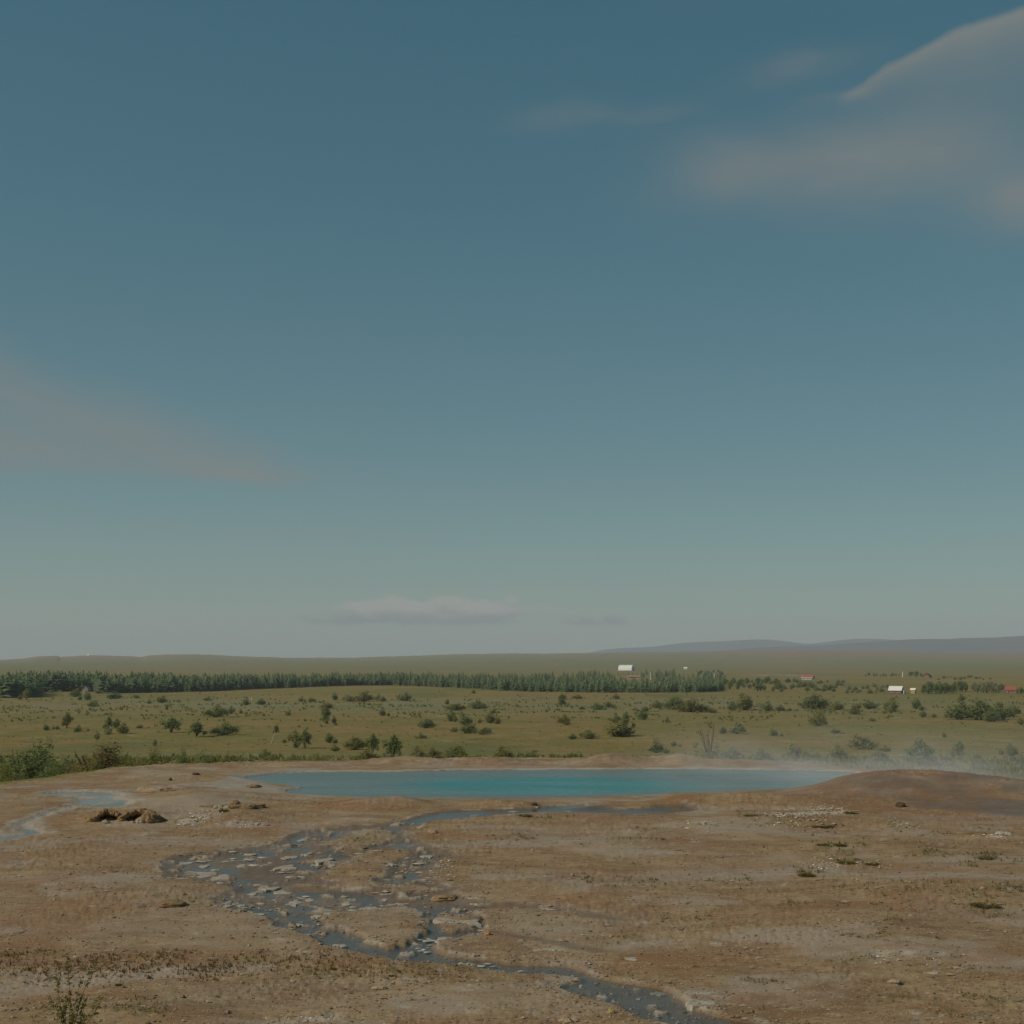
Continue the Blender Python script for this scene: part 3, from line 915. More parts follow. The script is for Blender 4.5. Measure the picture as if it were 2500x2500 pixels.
# belts and fields on the plain
u_all = xs / ys
dist = np.hypot(xs * 0.6, ys)
belt = np.exp(-((np.log(np.maximum(dist, 1)) - math.log(640)) / 0.16) ** 2) * sstep(-0.5, 0.2, fbm(xs / 60, ys / 60, 201, 3))
belt = np.maximum(belt, 0.9 * np.exp(-((np.log(np.maximum(dist, 1)) - math.log(225)) / 0.12) ** 2) * sstep(-0.35, 0.35, fbm(xs / 14, ys / 14, 203, 4)))
green = np.zeros(len(xs))
for (px, py, w, h) in ((1040, 1697, 70, 6), (1960, 1665, 90, 6), (1980, 1645, 60, 4), (1640, 1700, 60, 5), (250, 1822, 200, 10), (1130, 1830, 160, 12), (2050, 1672, 60, 4)):
    cx, cy = at(px, py); ya, yb = at(px, py + h)[1], at(px, py - h)[1]
    green = np.maximum(green, np.exp(-(((xs - cx) / (w / F * cy)) ** 2 + ((ys - cy) / (abs(yb - ya) * 0.6)) ** 2) ** 2))
heath = sstep(5200, 6200, ys) * (0.30 + 0.70 * sstep(-0.20, -0.28, u_all)) + 0.6 * sstep(4600, 5600, ys) * sstep(0.05, 0.3, u_all)
heath = np.clip(heath, 0, 1)
g2 = link('meadow', submesh('meadow', Q[fc_cover >= 0.5], M_MEADOW, dict(belt=belt, green=green, heath=heath)))
tag(g2, None, None, kind='structure')

# ------------------------------------------------------------------ water
# hot spring
pc = POOL.mean(0)
ring = []
NR = 26
Vw, Fw, dpv = [(pc[0], pc[1], 0.0)], [], [1.0]
npl = len(POOL)
ext = []
for i in range(npl):
    a = POOL[i]; tng = POOL[(i + 1) % npl] - POOL[i - 1]; nn = np.array((tng[1], -tng[0])); nn /= np.linalg.norm(nn) + 1e-9
    if np.dot(nn, a - pc) < 0: nn = -nn
    ext.append(a + nn * 0.25)
ext = np.array(ext)
for k in range(1, NR + 1):
    t = k / NR
    for p in ext:
        q = pc + (p - pc) * t
        Vw.append((q[0], q[1], 0.0))
        e = math.hypot((q[0] - 1.2) / 6.2, (q[1] - 48.8) / 4.2)
        dpv.append(max(0.0, 1 - e * e * 0.9))
for i in range(npl):
    Fw.append((0, 1 + i, 1 + (i + 1) % npl))
for k in range(NR - 1):
    for i in range(npl):
        a, b2 = 1 + k * npl + i, 1 + k * npl + (i + 1) % npl
        Fw.append((a, a + npl, b2 + npl, b2))
me = new_mesh('hot_spring_water', Vw, Fw, M_POOL, True)
fattr(me, 'deep', dpv)
tag(link('hot_spring_water', me), None, None, kind='structure')

# shallow running water: a sheet following the channels, cut by every crust that stands above it
zm = macro(xs, ys)


def water_sheet(name, fld, depth):
    sel = (fld[Q].min(1) < 0.06)
    faces = Q[sel]
    used = np.unique(faces)
    remap = np.full(len(V), -1, np.int64); remap[used] = np.arange(len(used))
    W = np.stack([xs[used], ys[used], zm[used] - depth * np.interp(ys[used], [16, 24, 30], [0.72, 0.92, 1.0]) + 0.006 * fbm(xs[used] * 0.7, ys[used] * 0.7, 300, 2)], 1)
    o = link(name, quads_mesh(name, W, remap[faces], M_STREAM))
    tag(o, None, None, kind='structure')


water_sheet('stream_water', flow, 0.058)
water_sheet('channel_water', chan, 0.038)
water_sheet('rill_water', rill, 0.056)

# ------------------------------------------------------------------ distant hills
def make_hill_mat():
    m, nt, b = mat_base('hill_slopes', 1.0, 0.1)
    P = pos(nt)
    n = noise(nt, P, 1 / 900.0, 6, 0.6); n2 = noise(nt, P, 1 / 160.0, 5, 0.6)
    c = mixc(nt, n.smooth(0.35, 0.65), (0.040, 0.060, 0.066), (0.064, 0.076, 0.080))
    c = mixc(nt, n2.smooth(0.5, 0.7) * 0.4, c, (0.115, 0.105, 0.095))
    setcol(nt, b, c)
    bump(nt, b, n2, 0.6, 60)
    return m


M_HILL = make_hill_mat()


def hills(name, sky_px, dist0, depth, seed):
    S = np.array(sky_px, float)
    us = np.linspace((S[0, 0] - 1250) / F, (S[-1, 0] - 1250) / F, 260)
    top = np.interp(us, (S[:, 0] - 1250) / F, (HORIZON - S[:, 1]) / F)
    ker = np.exp(-np.linspace(-2, 2, 9) ** 2); ker /= ker.sum()
    top = np.convolve(np.pad(top, 4, 'edge'), ker, 'valid')
    vs = np.linspace(-1, 1, 40)
    Ug, Vg = np.meshgrid(us, vs)
    Yg = dist0 + Vg * depth
    Xg = Ug * dist0
    Tg = np.tile(top, (len(vs), 1)) * dist0 + CAM_Z
    prof = np.clip(1 - np.abs(Vg) ** 1.6, 0, 1)
    Zg = Tg * prof - 60 * (1 - prof) + prof * (1 - prof) * 160 * fbm(Xg / 700, Yg / 700, seed, 5)
    nn, mm = Ug.shape
    ii = np.arange(nn * mm).reshape(nn, mm)
    q = np.stack([ii[:-1, :-1], ii[:-1, 1:], ii[1:, 1:], ii[1:, :-1]], -1).reshape(-1, 4)
    me = quads_mesh(name, np.stack([Xg.ravel(), Yg.ravel(), Zg.ravel()], 1), q, M_HILL)
    tag(link(name, me), None, None, kind='structure')


hills('distant_hills', [(1380, 1608), (1450, 1590), (1500, 1583), (1560, 1581), (1600, 1579), (1660, 1570), (1720, 1567), (1760, 1566), (1830, 1562), (1870, 1561), (1910, 1566),
                        (1965, 1574), (2010, 1568), (2050, 1563), (2090, 1559.5), (2130, 1560), (2190, 1564), (2280, 1562), (2400, 1560), (2500, 1556), (3200, 1545), (4200, 1560)], 15500, 2500, 400)
hills('nearer_hills', [(1640, 1606), (1750, 1590), (1830, 1582), (1920, 1578), (2000, 1577), (2080, 1570), (2150, 1566), (2200, 1562), (2260, 1560), (2310, 1561), (2340, 1558), (2420, 1557),
                       (2500, 1552), (2700, 1545), (3300, 1540), (4200, 1560)], 11200, 1300, 500)

# ------------------------------------------------------------------ haze over the plain
def volume_mat(name, dens, color, aniso=0.0):
    m = bpy.data.materials.new(name); m.use_nodes = True
    nt = m.node_tree; nt.nodes.clear()
    out = nt.nodes.new('ShaderNodeOutputMaterial')
    v = nt.nodes.new('ShaderNodeVolumePrincipled')
    v.inputs['Color'].default_value = (*color, 1)
    v.inputs['Anisotropy'].default_value = aniso
    v.inputs['Density'].default_value = dens
    nt.links.new(v.outputs[0], out.inputs['Volume'])
    return m, nt, v


def box_mesh(name, lo_, hi_, mat=None):
    x0, y0, z0 = lo_; x1, y1, z1 = hi_
    v = [(x0, y0, z0), (x1, y0, z0), (x1, y1, z0), (x0, y1, z0), (x0, y0, z1), (x1, y0, z1), (x1, y1, z1), (x0, y1, z1)]
    f = [(3, 2, 1, 0), (4, 5, 6, 7), (0, 1, 5, 4), (1, 2, 6, 5), (2, 3, 7, 6), (3, 0, 4, 7)]
    return new_mesh(name, v, f, mat)


HAZE_DENSITY = 8.0e-5
m_haze, _, _ = volume_mat('pale_haze', HAZE_DENSITY, (0.80, 0.87, 1.0))
hz = link('haze', box_mesh('haze', (-26000, -4000, -90), (26000, 21000, 460), m_haze))
tag(hz, 'pale summer haze veiling the plain and distant hills', 'haze', kind='stuff')

# steam drifting off the hot end of the spring
m_steam, nts, vs_ = volume_mat('thin_steam', 0.0, (0.95, 0.97, 1.0))
P_ = pos(nts)
sx = nts.nodes.new('ShaderNodeSeparateXYZ'); nts.links.new(P_.s, sx.inputs[0])
X_, Y_, Z_ = (X(nts, sx.outputs[i]) for i in range(3))
nz = noise(nts, vec_scale(nts, P_, 0.22, 0.16, 0.75), 1.0, 4, 0.55)
dn = nz.smooth(0.30, 0.72) * X_.smooth(3.5, 10.5) * X_.smooth(27.0, 15.0) * Y_.smooth(40.8, 44.5) * Y_.smooth(63.0, 58.0) * (Z_.max(0.0) * -1.5).exp() * Z_.smooth(2.9, 1.1)
dn = dn * 0.16
nts.links.new(dn.s, vs_.inputs['Density'])
stm = link('steam', box_mesh('steam', (0.5, 40.5, -0.1), (30, 63.5, 3.7), m_steam))
tag(stm, 'thin white steam drifting over the right end of the hot spring', 'steam', kind='stuff')


# ------------------------------------------------------------------ foliage builders
def rand_unit(r, n):
    v = r.normal(size=(n, 3)); v /= np.linalg.norm(v, axis=1)[:, None] + 1e-9
    return v


def leaf_quads(P, N, size, r, aspect=0.55):
    """rhombic leaves at points P facing N"""
    n = len(P)
    t = np.cross(N, rand_unit(r, n)); t /= np.linalg.norm(t, axis=1)[:, None] + 1e-9
    b = np.cross(N, t)
    s = size * (0.6 + 0.8 * r.random((n, 1)))
    A = P - t * s; C = P + t * s
    B = P + b * s * aspect + N * s * 0.15; D = P - b * s * aspect + N * s * 0.15
    Vv = np.stack([A, B, C, D], 1).reshape(-1, 3)
    return Vv, np.arange(4 * n).reshape(-1, 4)


def crown_mesh(name, blobs, n, size, mat, seed, ground=True):
    r = np.random.default_rng(seed)
    B = np.array(blobs, float)
    wts = B[:, 3] * B[:, 4] * B[:, 5]; wts /= wts.sum()
    k = r.choice(len(B), n, p=wts)
    d = rand_unit(r, n)
    rad = r.random(n) ** 0.40
    # clumping: twigs carry leaves in bunches
    tw = rand_unit(r, 60 * len(B)); twr = r.random(60 * len(B)) ** 0.5
    pick = r.integers(0, 60, n) + 60 * k
    cl = r.random(n) < 0.6
    d = np.where(cl[:, None], tw[pick] + 0.22 * d, d)
    rad = np.where(cl, np.clip(twr[pick] + 0.12 * r.normal(size=n), 0.05, 1.12), rad)
    P = B[k, :3] + d * rad[:, None] * B[k, 3:6]
    N = d + np.array((0, 0, 0.5)) + 0.7 * r.normal(size=(n, 3)); N /= np.linalg.norm(N, axis=1)[:, None]
    if ground:
        m = P[:, 2] > 0.01
        P, N, pick, k = P[m], N[m], pick[m], k[m]
    Vv, Fq = leaf_quads(P, N, size, r)
    me = quads_mesh(name, Vv, Fq, mat, False)
    bt = r.random(len(B)); tt = r.random(60 * len(B))
    tint = np.clip(0.35 * bt[k] + 0.45 * tt[pick] + 0.3 * r.random(len(P)), 0, 1)
    fattr(me, 'tint', np.repeat(tint, 4))
    return me


def tube(Vv, Ff, pts, rads, sides=5):
    base = len(Vv)
    pts = [Vector(p) for p in pts]
    for i, p in enumerate(pts):
        d = (pts[min(i + 1, len(pts) - 1)] - pts[max(i - 1, 0)]).normalized()
        a = d.orthogonal().normalized(); b = d.cross(a)
        for j in range(sides):
            t = 2 * math.pi * j / sides
            Vv.append(tuple(p + (a * math.cos(t) + b * math.sin(t)) * rads[i]))
    for i in range(len(pts) - 1):
        for j in range(sides):
            q = base + i * sides
            Ff.append((q + j, q + (j + 1) % sides, q + sides + (j + 1) % sides, q + sides + j))
    Ff.append(tuple(base + (len(pts) - 1) * sides + j for j in range(sides)))


def stems_mesh(name, seed, mat, n=6, h=0.7, spread=0.32, r0=0.02):
    rr = random.Random(seed)
    Vv, Ff = [], []
    for i in range(n):
        a = rr.uniform(0, 6.28); s = rr.uniform(0.3, 1) * spread
        x, y = math.cos(a) * s, math.sin(a) * s
        hh = h * rr.uniform(0.6, 1)
        tube(Vv, Ff, [(x * .1, y * .1, -0.06), (x * .4, y * .4, hh * .35), (x * .8, y * .8, hh * .7), (x, y, hh)], [r0, r0 * .8, r0 * .5, r0 * .25], 4)
    return new_mesh(name, Vv, Ff, mat)


def blobs_low(seed, k=6):
    rr = random.Random(seed)
    out = [(0, 0, .40, .30, .30, .42)]
    for i in range(k):
        a = rr.uniform(0, 6.28); d = rr.uniform(.12, .34)
        h = rr.uniform(.28, .62) * (1 - d * .6)
        out.append((math.cos(a) * d, math.sin(a) * d, h * .75, rr.uniform(.10, .2), rr.uniform(.10, .2), h * rr.uniform(.4, .6)))
    out.append((rr.uniform(-.15, .15), rr.uniform(-.1, .1), .78, .13, .13, .2))
    return out


def blobs_tree(seed):
    rr = random.Random(seed)
    out = [(0, 0, .55, .30, .30, .33), (0.03, 0, .82, .17, .17, .16)]
    for i in range(7):
        a = rr.uniform(0, 6.28); d = rr.uniform(.15, .36); z = rr.uniform(.25, .75)
        out.append((math.cos(a) * d, math.sin(a) * d, z, rr.uniform(.10, .18), rr.uniform(.10, .18), rr.uniform(.10, .18)))
    return out


LOW = {}      # (kind, variant) -> (crown mesh, stem mesh)
for kind in range(4):
    for v in range(4):
        LOW[('low', kind, v)] = (crown_mesh('crown', blobs_low(10 + v * 7 + kind, 7), 1500, .034, M_LEAF[kind], 100 + v + kind * 9), stems_mesh('stems', v, M_BARK))
    for v in range(2):
        LOW[('tree', kind, v)] = (crown_mesh('crown', blobs_tree(40 + v * 5 + kind), 1500, .040, M_LEAF[kind], 140 + v + kind * 9),
                                  stems_mesh('trunk', 50 + v, M_BARK, 4, .75, .22, .022))
    LOW[('big', kind, 0)] = (crown_mesh('crown', blobs_low(70 + kind, 18), 13000, .016, M_LEAF[kind], 170 + kind), stems_mesh('stems', 70 + kind, M_BARK, 12, .8, .36, .012))
    LOW[('big', kind, 1)] = (crown_mesh('crown', blobs_low(80 + kind, 16), 12000, .017, M_LEAF[kind], 180 + kind), stems_mesh('stems', 80 + kind, M_BARK, 12, .8, .36, .012))
airy_blobs = [(random.uniform(-.42, .42), random.uniform(-.4, .4), random.uniform(.12, .95) , .085, .085, .055) for _ in range(16)] + [(0, 0, .1, .4, .3, .1)]
LOW[('airy', 1, 0)] = (crown_mesh('crown', airy_blobs, 900, .03, M_LEAF[1], 190), stems_mesh('stems', 95, M_BARK, 14, .95, .45, .012))

PLANTS = []      # collected first, labelled by their order from the left


def plant(band, px, x, y, w, h, form, kind, seed):
    PLANTS.append(dict(band=band, px=px, x=x, y=y, w=w, h=h, form=form, kind=kind, seed=seed))


def from_crop(origin, L, band):
    ox, oy = origin
    for i, t in enumerate(L):
        zx, zy, w, h = t[:4]
        form = t[4] if len(t) > 4 else 'low'
        kind = t[5] if len(t) > 5 else (0 if (i * 7) % 5 else 1)
        px, py = ox + zx / 2.3, oy + zy / 2.3
        x, y = at(px, py, True)
        plant(band, px, x, y, w / 2.3 / F * y * 1.42, h / 2.3 / F * y * 1.30, form, kind, i)


R1, R2, R3 = (0, 1560), (830, 1560), (1660, 1530)
BELT, UPPER, LOWER, EDGE, BANK, GROVE = 'belt', 'upper', 'lower', 'edge', 'bank', 'grove'
from_crop(R1, [(425, 325, 70, 40), (490, 345, 55, 50), (522, 380, 70, 30), (640, 335, 110, 35), (755, 332, 25, 20), (905, 358, 70, 35), (1165, 345, 50, 20), (1380, 372, 45, 40),
               (1465, 370, 60, 30), (180, 312, 75, 60, 'tree'), (150, 342, 60, 50, 'tree', 1), (1690, 352, 40, 25), (1745, 352, 45, 22), (1880, 345, 40, 40)], BELT)
from_crop(R1, [(935, 400, 25, 30), (1215, 440, 130, 60), (1298, 420, 45, 40), (1620, 428, 40, 30), (1825, 475, 60, 78, 'tree'), (1835, 388, 80, 30)], UPPER)
from_crop(R1, [(375, 507, 55, 72, 'tree'), (258, 515, 50, 32), (437, 520, 45, 35), (610, 502, 40, 55, 'tree', 1), (648, 500, 55, 48), (690, 530, 92, 50), (780, 502, 60, 22, 'low', 2), (960, 527, 110, 68, 'tree'),
               (1105, 548, 90, 66, 'tree'), (1258, 543, 155, 62), (1655, 582, 80, 62), (1712, 612, 72, 85, 'tree'), (1850, 587, 62, 50), (545, 572, 40, 50, 'low', 2),
               (1490, 668, 62, 45, 'low', 0), (870, 605, 30, 40, 'low', 2)], LOWER)
from_crop(R2, [(135, 351, 110, 52), (40, 350, 70, 30), (215, 348, 40, 36), (360, 346, 130, 42, 'low', 2), (600, 366, 40, 25), (750, 307, 30, 20), (1245, 380, 50, 56, 'tree'), (1445, 396, 90, 32), (1507, 382, 45, 30),
               (1550, 340, 35, 30), (1335, 336, 70, 20), (1250, 336, 60, 25), (1710, 406, 60, 25), (1870, 392, 150, 62)], BELT)
from_crop(R2, [(655, 398, 110, 32), (770, 392, 110, 42), (625, 462, 65, 62), (700, 482, 92, 52), (725, 527, 115, 55), (845, 473, 82, 58), (860, 416, 40, 20), (825, 529, 70, 32, 'low', 2), (488, 501, 95, 52),
               (238, 433, 40, 38), (1260, 479, 100, 45), (1552, 458, 55, 26), (1700, 457, 60, 56), (1835, 471, 30, 40, 'low', 2), (1395, 559, 105, 42), (1560, 546, 190, 82), (1602, 500, 60, 70, 'tree')], UPPER)
from_crop(R2, [(85, 622, 140, 62), (182, 640, 72, 92, 'tree'), (455, 559, 40, 30), (1780, 642, 100, 62), (1872, 606, 45, 25)], LOWER)
from_crop(R2, [(150, 690, 130, 62, 'low', 1), (297, 673, 105, 112, 'tree'), (430, 682, 95, 72, 'low', 1), (525, 668, 95, 52, 'low', 3), (645, 660, 160, 55, 'low', 1), (920, 698, 135, 82, 'low', 1), (1075, 692, 125, 62)], BANK)
from_crop(R3, [(60, 478, 180, 62), (365, 467, 110, 82, 'low', 1), (490, 472, 80, 50), (562, 472, 60, 32), (760, 462, 172, 74), (980, 492, 90, 42), (1062, 462, 90, 46), (1190, 472, 100, 62, 'low', 1), (1325, 462, 70, 50),
               (1365, 507, 50, 32), (1580, 417, 45, 36), (1570, 522, 170, 85), (1690, 524, 170, 105), (1800, 522, 140, 85), (1865, 490, 70, 42)], BELT)
from_crop(R3, [(780, 557, 112, 68), (320, 602, 100, 62, 'low', 2), (522, 614, 56, 36, 'low', 0), (870, 594, 90, 22, 'low', 2), (1485, 620, 35, 26), (1915, 552, 34, 42), (1080, 530, 40, 18)], UPPER)
from_crop(R3, [(1018, 688, 172, 68)], LOWER)
from_crop(R3, [(165, 735, 150, 165, 'airy', 1), (300, 735, 110, 55, 'low', 2), (470, 768, 150, 72, 'low', 2), (640, 745, 120, 80, 'low', 2), (880, 752, 120, 80, 'low', 2), (1350, 778, 150, 120, 'tree', 0), (1570, 738, 65, 78, 'tree', 0),
               (1860, 726, 85, 60), (1660, 808, 90, 90, 'low', 2), (1915, 790, 50, 70), (1120, 770, 150, 70, 'low', 2)], BANK)
rs_ = random.Random(77)
for p in [q for q in PLANTS if q['form'] in ('low', 'tree') and q['w'] > 2.2]:
    for k in range(rs_.choice((0, 1, 1, 2))):
        a = rs_.uniform(0, 6.28); dd = p['w'] * rs_.uniform(.4, .75); kk = rs_.uniform(.35, .65)
        x_, y_ = p['x'] + math.cos(a) * dd, p['y'] + math.sin(a) * dd * 2.5
        plant(p['band'] + '_small', 1250 + F * x_ / y_, x_, y_, p['w'] * kk, p['h'] * kk, 'low', rs_.choice((p['kind'], p['kind'], 1, 2)), k + 3)
# bushes on the slope just below the terrace's left rim
for i, (px, top, d, w, form, kind) in enumerate([
        (8, 1846, 74, 90, 'big', 0), (88, 1815, 84, 150, 'big', 0), (45, 1870, 66, 90, 'big', 1), (128, 1868, 70, 80, 'big', 0), (268, 1817, 96, 165, 'big', 3), (372, 1834, 94, 88, 'big', 1),
        (180, 1868, 76, 90, 'big', 1), (236, 1862, 78, 90, 'big', 1), (305, 1855, 80, 95, 'big', 1), (350, 1862, 76, 60, 'big', 1), (455, 1831, 90, 56, 'big', 0), (513, 1838, 88, 70, 'big', 0), (560, 1846, 86, 52, 'big', 1),
        (608, 1843, 86, 68, 'big', 0), (668, 1846, 88, 60, 'big', 1), (712, 1848, 90, 40, 'big', 1), (774, 1840, 96, 40, 'big', 1), (172, 1845, 110, 48, 'big', 2), (420, 1850, 84, 50, 'big', 1), (640, 1856, 80, 60, 'big', 1)]):
    x = (px - 1250) / F * d
    zb = height(x, d)
    h = CAM_Z - d * (top - HORIZON) / F - zb
    plant(EDGE, px, x, d, w / F * d * 1.6, max(h, .6) * 1.2, form, kind, i)
# trees and scrub round the far cabins
rr = random.Random(4)
for (x0, x1, y0, y1, n, h0, h1, form, kind) in ((1760, 1905, 1666, 1688, 32, 3, 6.5, 'tree', 0), (1880, 2060, 1664, 1691, 38, 2, 4.5, 'low', 0), (2112, 2200, 1650, 1652, 11, 2.5, 4.5, 'tree', 0),
                                                (2218, 2250, 1648, 1654, 5, 5, 9, 'tree', 0), (2288, 2420, 1653, 1660, 13, 2, 4, 'low', 0), (2252, 2360, 1688, 1695, 15, 4, 7.5, 'tree', 0),
                                                (2376, 2450, 1688, 1693, 11, 5, 8, 'tree', 2), (2064, 2175, 1676, 1694, 16, 2, 4, 'low', 2), (2480, 2530, 1688, 1696, 5, 2.5, 5, 'tree', 0), (1700, 1765, 1640, 1652, 8, 4, 7, 'tree', 0)):
    for i in range(n):
        px = x0 + (x1 - x0) * (i + rr.uniform(.1, .9)) / n
        py_ = rr.uniform(y0, y1)
        x, y = at(px, py_, True)
        h = rr.uniform(h0, h1)
        plant(GROVE + str(0 if px < 1780 else 1 if px < 1900 else 2 if px < 2062 else 3 if py_ < 1665 else 4), px, x, y, h * rr.uniform(.9, 1.3) * (1.5 if form == 'low' else 1), h, form, kind, i)

BAND_TXT = {BELT: ('in the scrub belt before the conifers', 'shrubs along the scrub belt before the conifers'), UPPER: ('on the upper half of the meadow', 'shrubs on the upper meadow'),
            LOWER: ('on the lower half of the meadow', 'shrubs on the lower meadow'), EDGE: ('along the rim left of the spring', 'bushes along the terrace rim'),
            BANK: ("just behind the spring's far bank", "plants behind the spring's far bank"), BELT + '_small': ('in the scrub belt', 'little shrubs in the scrub belt'), UPPER + '_small': ('on the upper meadow', 'little shrubs on the upper meadow'),
            LOWER + '_small': ('on the lower meadow', 'little shrubs on the lower meadow'), BANK + '_small': ('behind the bank', 'little shrubs behind the bank'),
            'grove0': ('in the grove above the conifers', 'grove above the conifers'), 'grove1': ('in the thicket beside the conifers', 'thicket right of the conifers'),
            'grove2': ('below the red-roofed house', 'scrub below the red-roofed house'), 'grove3': ('in the rows beside the brown cabin', 'rows beside the brown cabin'), 'grove4': ('in the trees around the red cabins', 'trees around the red cabins')}
TONE = ['dark green', 'olive green', 'pale grey-green', 'brownish']
for band in BAND_TXT:
    L = sorted([p for p in PLANTS if p['band'] == band], key=lambda p: p['px'])
    for i, p in enumerate(L):
        r_ = p['h'] / p['w']
        shape = 'tall' if r_ > .95 else ('rounded' if r_ > .55 else 'low spreading')
        tree = p['form'] == 'tree'
        kindw = 'small tree' if tree else ('bush' if band == EDGE else 'shrub')
        nm = 'small_tree' if tree else ('leafy_bush' if band == EDGE else 'shrub')
        crown, stem = LOW[(p['form'], p['kind'], p['seed'] % {'low': 4, 'tree': 2, 'big': 2, 'airy': 1}[p['form']])]
        z = height(p['x'], p['y'])
        e = empty(nm, (p['x'], p['y'], z - 0.03 * p['h']), (p['seed'] * 2.4 + p['px']) % 6.28, (p['w'], p['w'] * .9, p['h']))
        link('crown', crown, e)
        link('trunk' if tree else 'stems', stem, e)
        if p['form'] == 'airy': shape = 'airy open-branched'
        if band.endswith('_small'):
            lb = f"{TONE[p['kind']]} little shrub, {ORD[i]} of the little ones from left {BAND_TXT[band][0]}"
        elif i == len(L) - 1:
            lb = f"{shape} {TONE[p['kind']]} {kindw}, rightmost plant {BAND_TXT[band][0]}"
        else:
            lb = f"{shape} {TONE[p['kind']]} {kindw}, {ORD[i]} plant from left {BAND_TXT[band][0]}"
        tag(e, lb, 'tree' if tree else 'shrub', BAND_TXT[band][1])

# slender birch with a bare white stem on the lower meadow
bx, by = at(663, 1815)
bz = height(bx, by); sc_ = by / F
e = empty('birch_tree', (bx, by, bz))
Vv, Ff = [], []
tube(Vv, Ff, [(0, 0, -.1), (3 * sc_, 0, 12 * sc_), (8 * sc_, 0, 26 * sc_), (11 * sc_, 0, 38 * sc_)], [1.3 * sc_, 1.1 * sc_, .8 * sc_, .4 * sc_], 6)
link('trunk', new_mesh('trunk', Vv, Ff, M_BIRCH), e)
link('crown', LOW[('tree', 0, 0)][0], e, (10 * sc_, 0, 20 * sc_), 0, (20 * sc_, 18 * sc_, 24 * sc_))
tag(e, 'slender lone birch with a bare white stem and small dark crown on the meadow', 'tree')

# ------------------------------------------------------------------ conifer plantation
def conifer_geo(seed):
    rr = random.Random(seed)
    Vv, Ff, Mi = [], [], []
    tube(Vv, Ff, [(0, 0, -.03), (0, 0, .5), (0, 0, .95)], [.022, .016, .006], 5)
    Mi += [1] * len(Ff)
    tiers = 8
    for t in range(tiers):
        f = t / (tiers - 1)
        z1 = .06 + .84 * f; rad = (.30 * (1 - f) ** .5 + .04) * rr.uniform(.85, 1.15)
        n = 8
        c = len(Vv); Vv.append((rr.uniform(-.01, .01), rr.uniform(-.01, .01), min(1.0, z1 + .11)))
        a0 = rr.uniform(0, 6.28)
        for j in range(n):
            a = a0 + 2 * math.pi * j / n
            q = rad * (1.0 if j % 2 else .55) * rr.uniform(.8, 1.25)
            Vv.append((q * math.cos(a), q * math.sin(a), z1 - (.035 if j % 2 else -.02) * rr.uniform(.5, 1.5)))
        for j in range(n):
            Ff.append((c, c + 1 + j, c + 1 + (j + 1) % n)); Mi.append(0)
    return Vv, Ff, Mi


CONI = []
for s_i in range(5):
    Vv, Ff, Mi = conifer_geo(s_i)
    me = new_mesh('conifer', Vv, Ff, [M_NEEDLE, M_BARK])
    me.polygons.foreach_set('material_index', np.array(Mi, np.int32))
    fattr(me, 'tint', np.random.default_rng(s_i).random(len(Vv)))
    CONI.append((me, np.array(Vv), Ff, Mi))
FB = np.array([(-140, 1703), (0, 1704), (85, 1703), (100, 1689), (235, 1688), (245, 1693), (400, 1691), (560, 1685), (700, 1679), (840, 1674), (960, 1673), (1134, 1680), (1221, 1686), (1308, 1689), (1440, 1691),
               (1670, 1691), (1770, 1688)])
BB = np.array([(-140, 1679), (300, 1677), (600, 1672), (900, 1663), (1134, 1660), (1308, 1656), (1450, 1650), (1600, 1642), (1700, 1641), (1770, 1646)])
TH = np.array([(-140, 11.5), (200, 11.5), (420, 10), (700, 8.5), (1000, 8.5), (1300, 8.0), (1770, 7.0)])
rr = random.Random(21)
spots = []
for k in range(2900):
    px = rr.uniform(-140, 1770)
    f0, b0 = np.interp(px, FB[:, 0], FB[:, 1]), np.interp(px, BB[:, 0], BB[:, 1])
    t = rr.random() ** 1.5 if k > 330 else rr.random() * .10
    py = f0 + (b0 - f0) * t
    h = np.interp(px, TH[:, 0], TH[:, 1]) * rr.choice((rr.uniform(.5, .8), rr.uniform(.75, 1.0), rr.uniform(.85, 1.2)))
    d_ = None
    if 1500 < px < 1600 and 1655 < py < 1686: h *= .52
    if 1490 < px < 1560 and py < 1657: h *= .55
    if 1650 < px < 1700 and 1636 < py < 1650: continue
    spots.append((px, py, h))
spots.sort(key=lambda q: -q[1])
front = [q for q in spots if q[1] > np.interp(q[0], FB[:, 0], FB[:, 1]) - 6][:300]
fs = set(front)
back = [q for q in spots if q not in fs]
TINT_WORDS = [(-200, 240, 'at the left end of'), (240, 600, 'left of centre along'), (600, 1000, 'at the middle of'), (1000, 1400, 'right of centre along'), (1400, 2000, 'at the right end of')]
for i, (px, py, h) in enumerate(front):
    x, y = at(px, py)
    w = h * rr.uniform(.95, 1.35)
    o = link('conifer_tree', CONI[i % 5][0], None, (x, y, height(x, y) - .1), rr.uniform(0, 6.28), (w, w, h))
    wd = next(t for a, b_, t in TINT_WORDS if a <= px < b_)
    tag(o, f'dark green conifer in the front row {wd} the plantation', 'tree', f'front row conifers {wd} the plantation')
bp = at_many([(px, py) for (px, py, h) in back], True)
bzv = terrain(bp[:, 0], bp[:, 1])[0]
VV, FF, MM, TT = [], [], [], []
off = 0
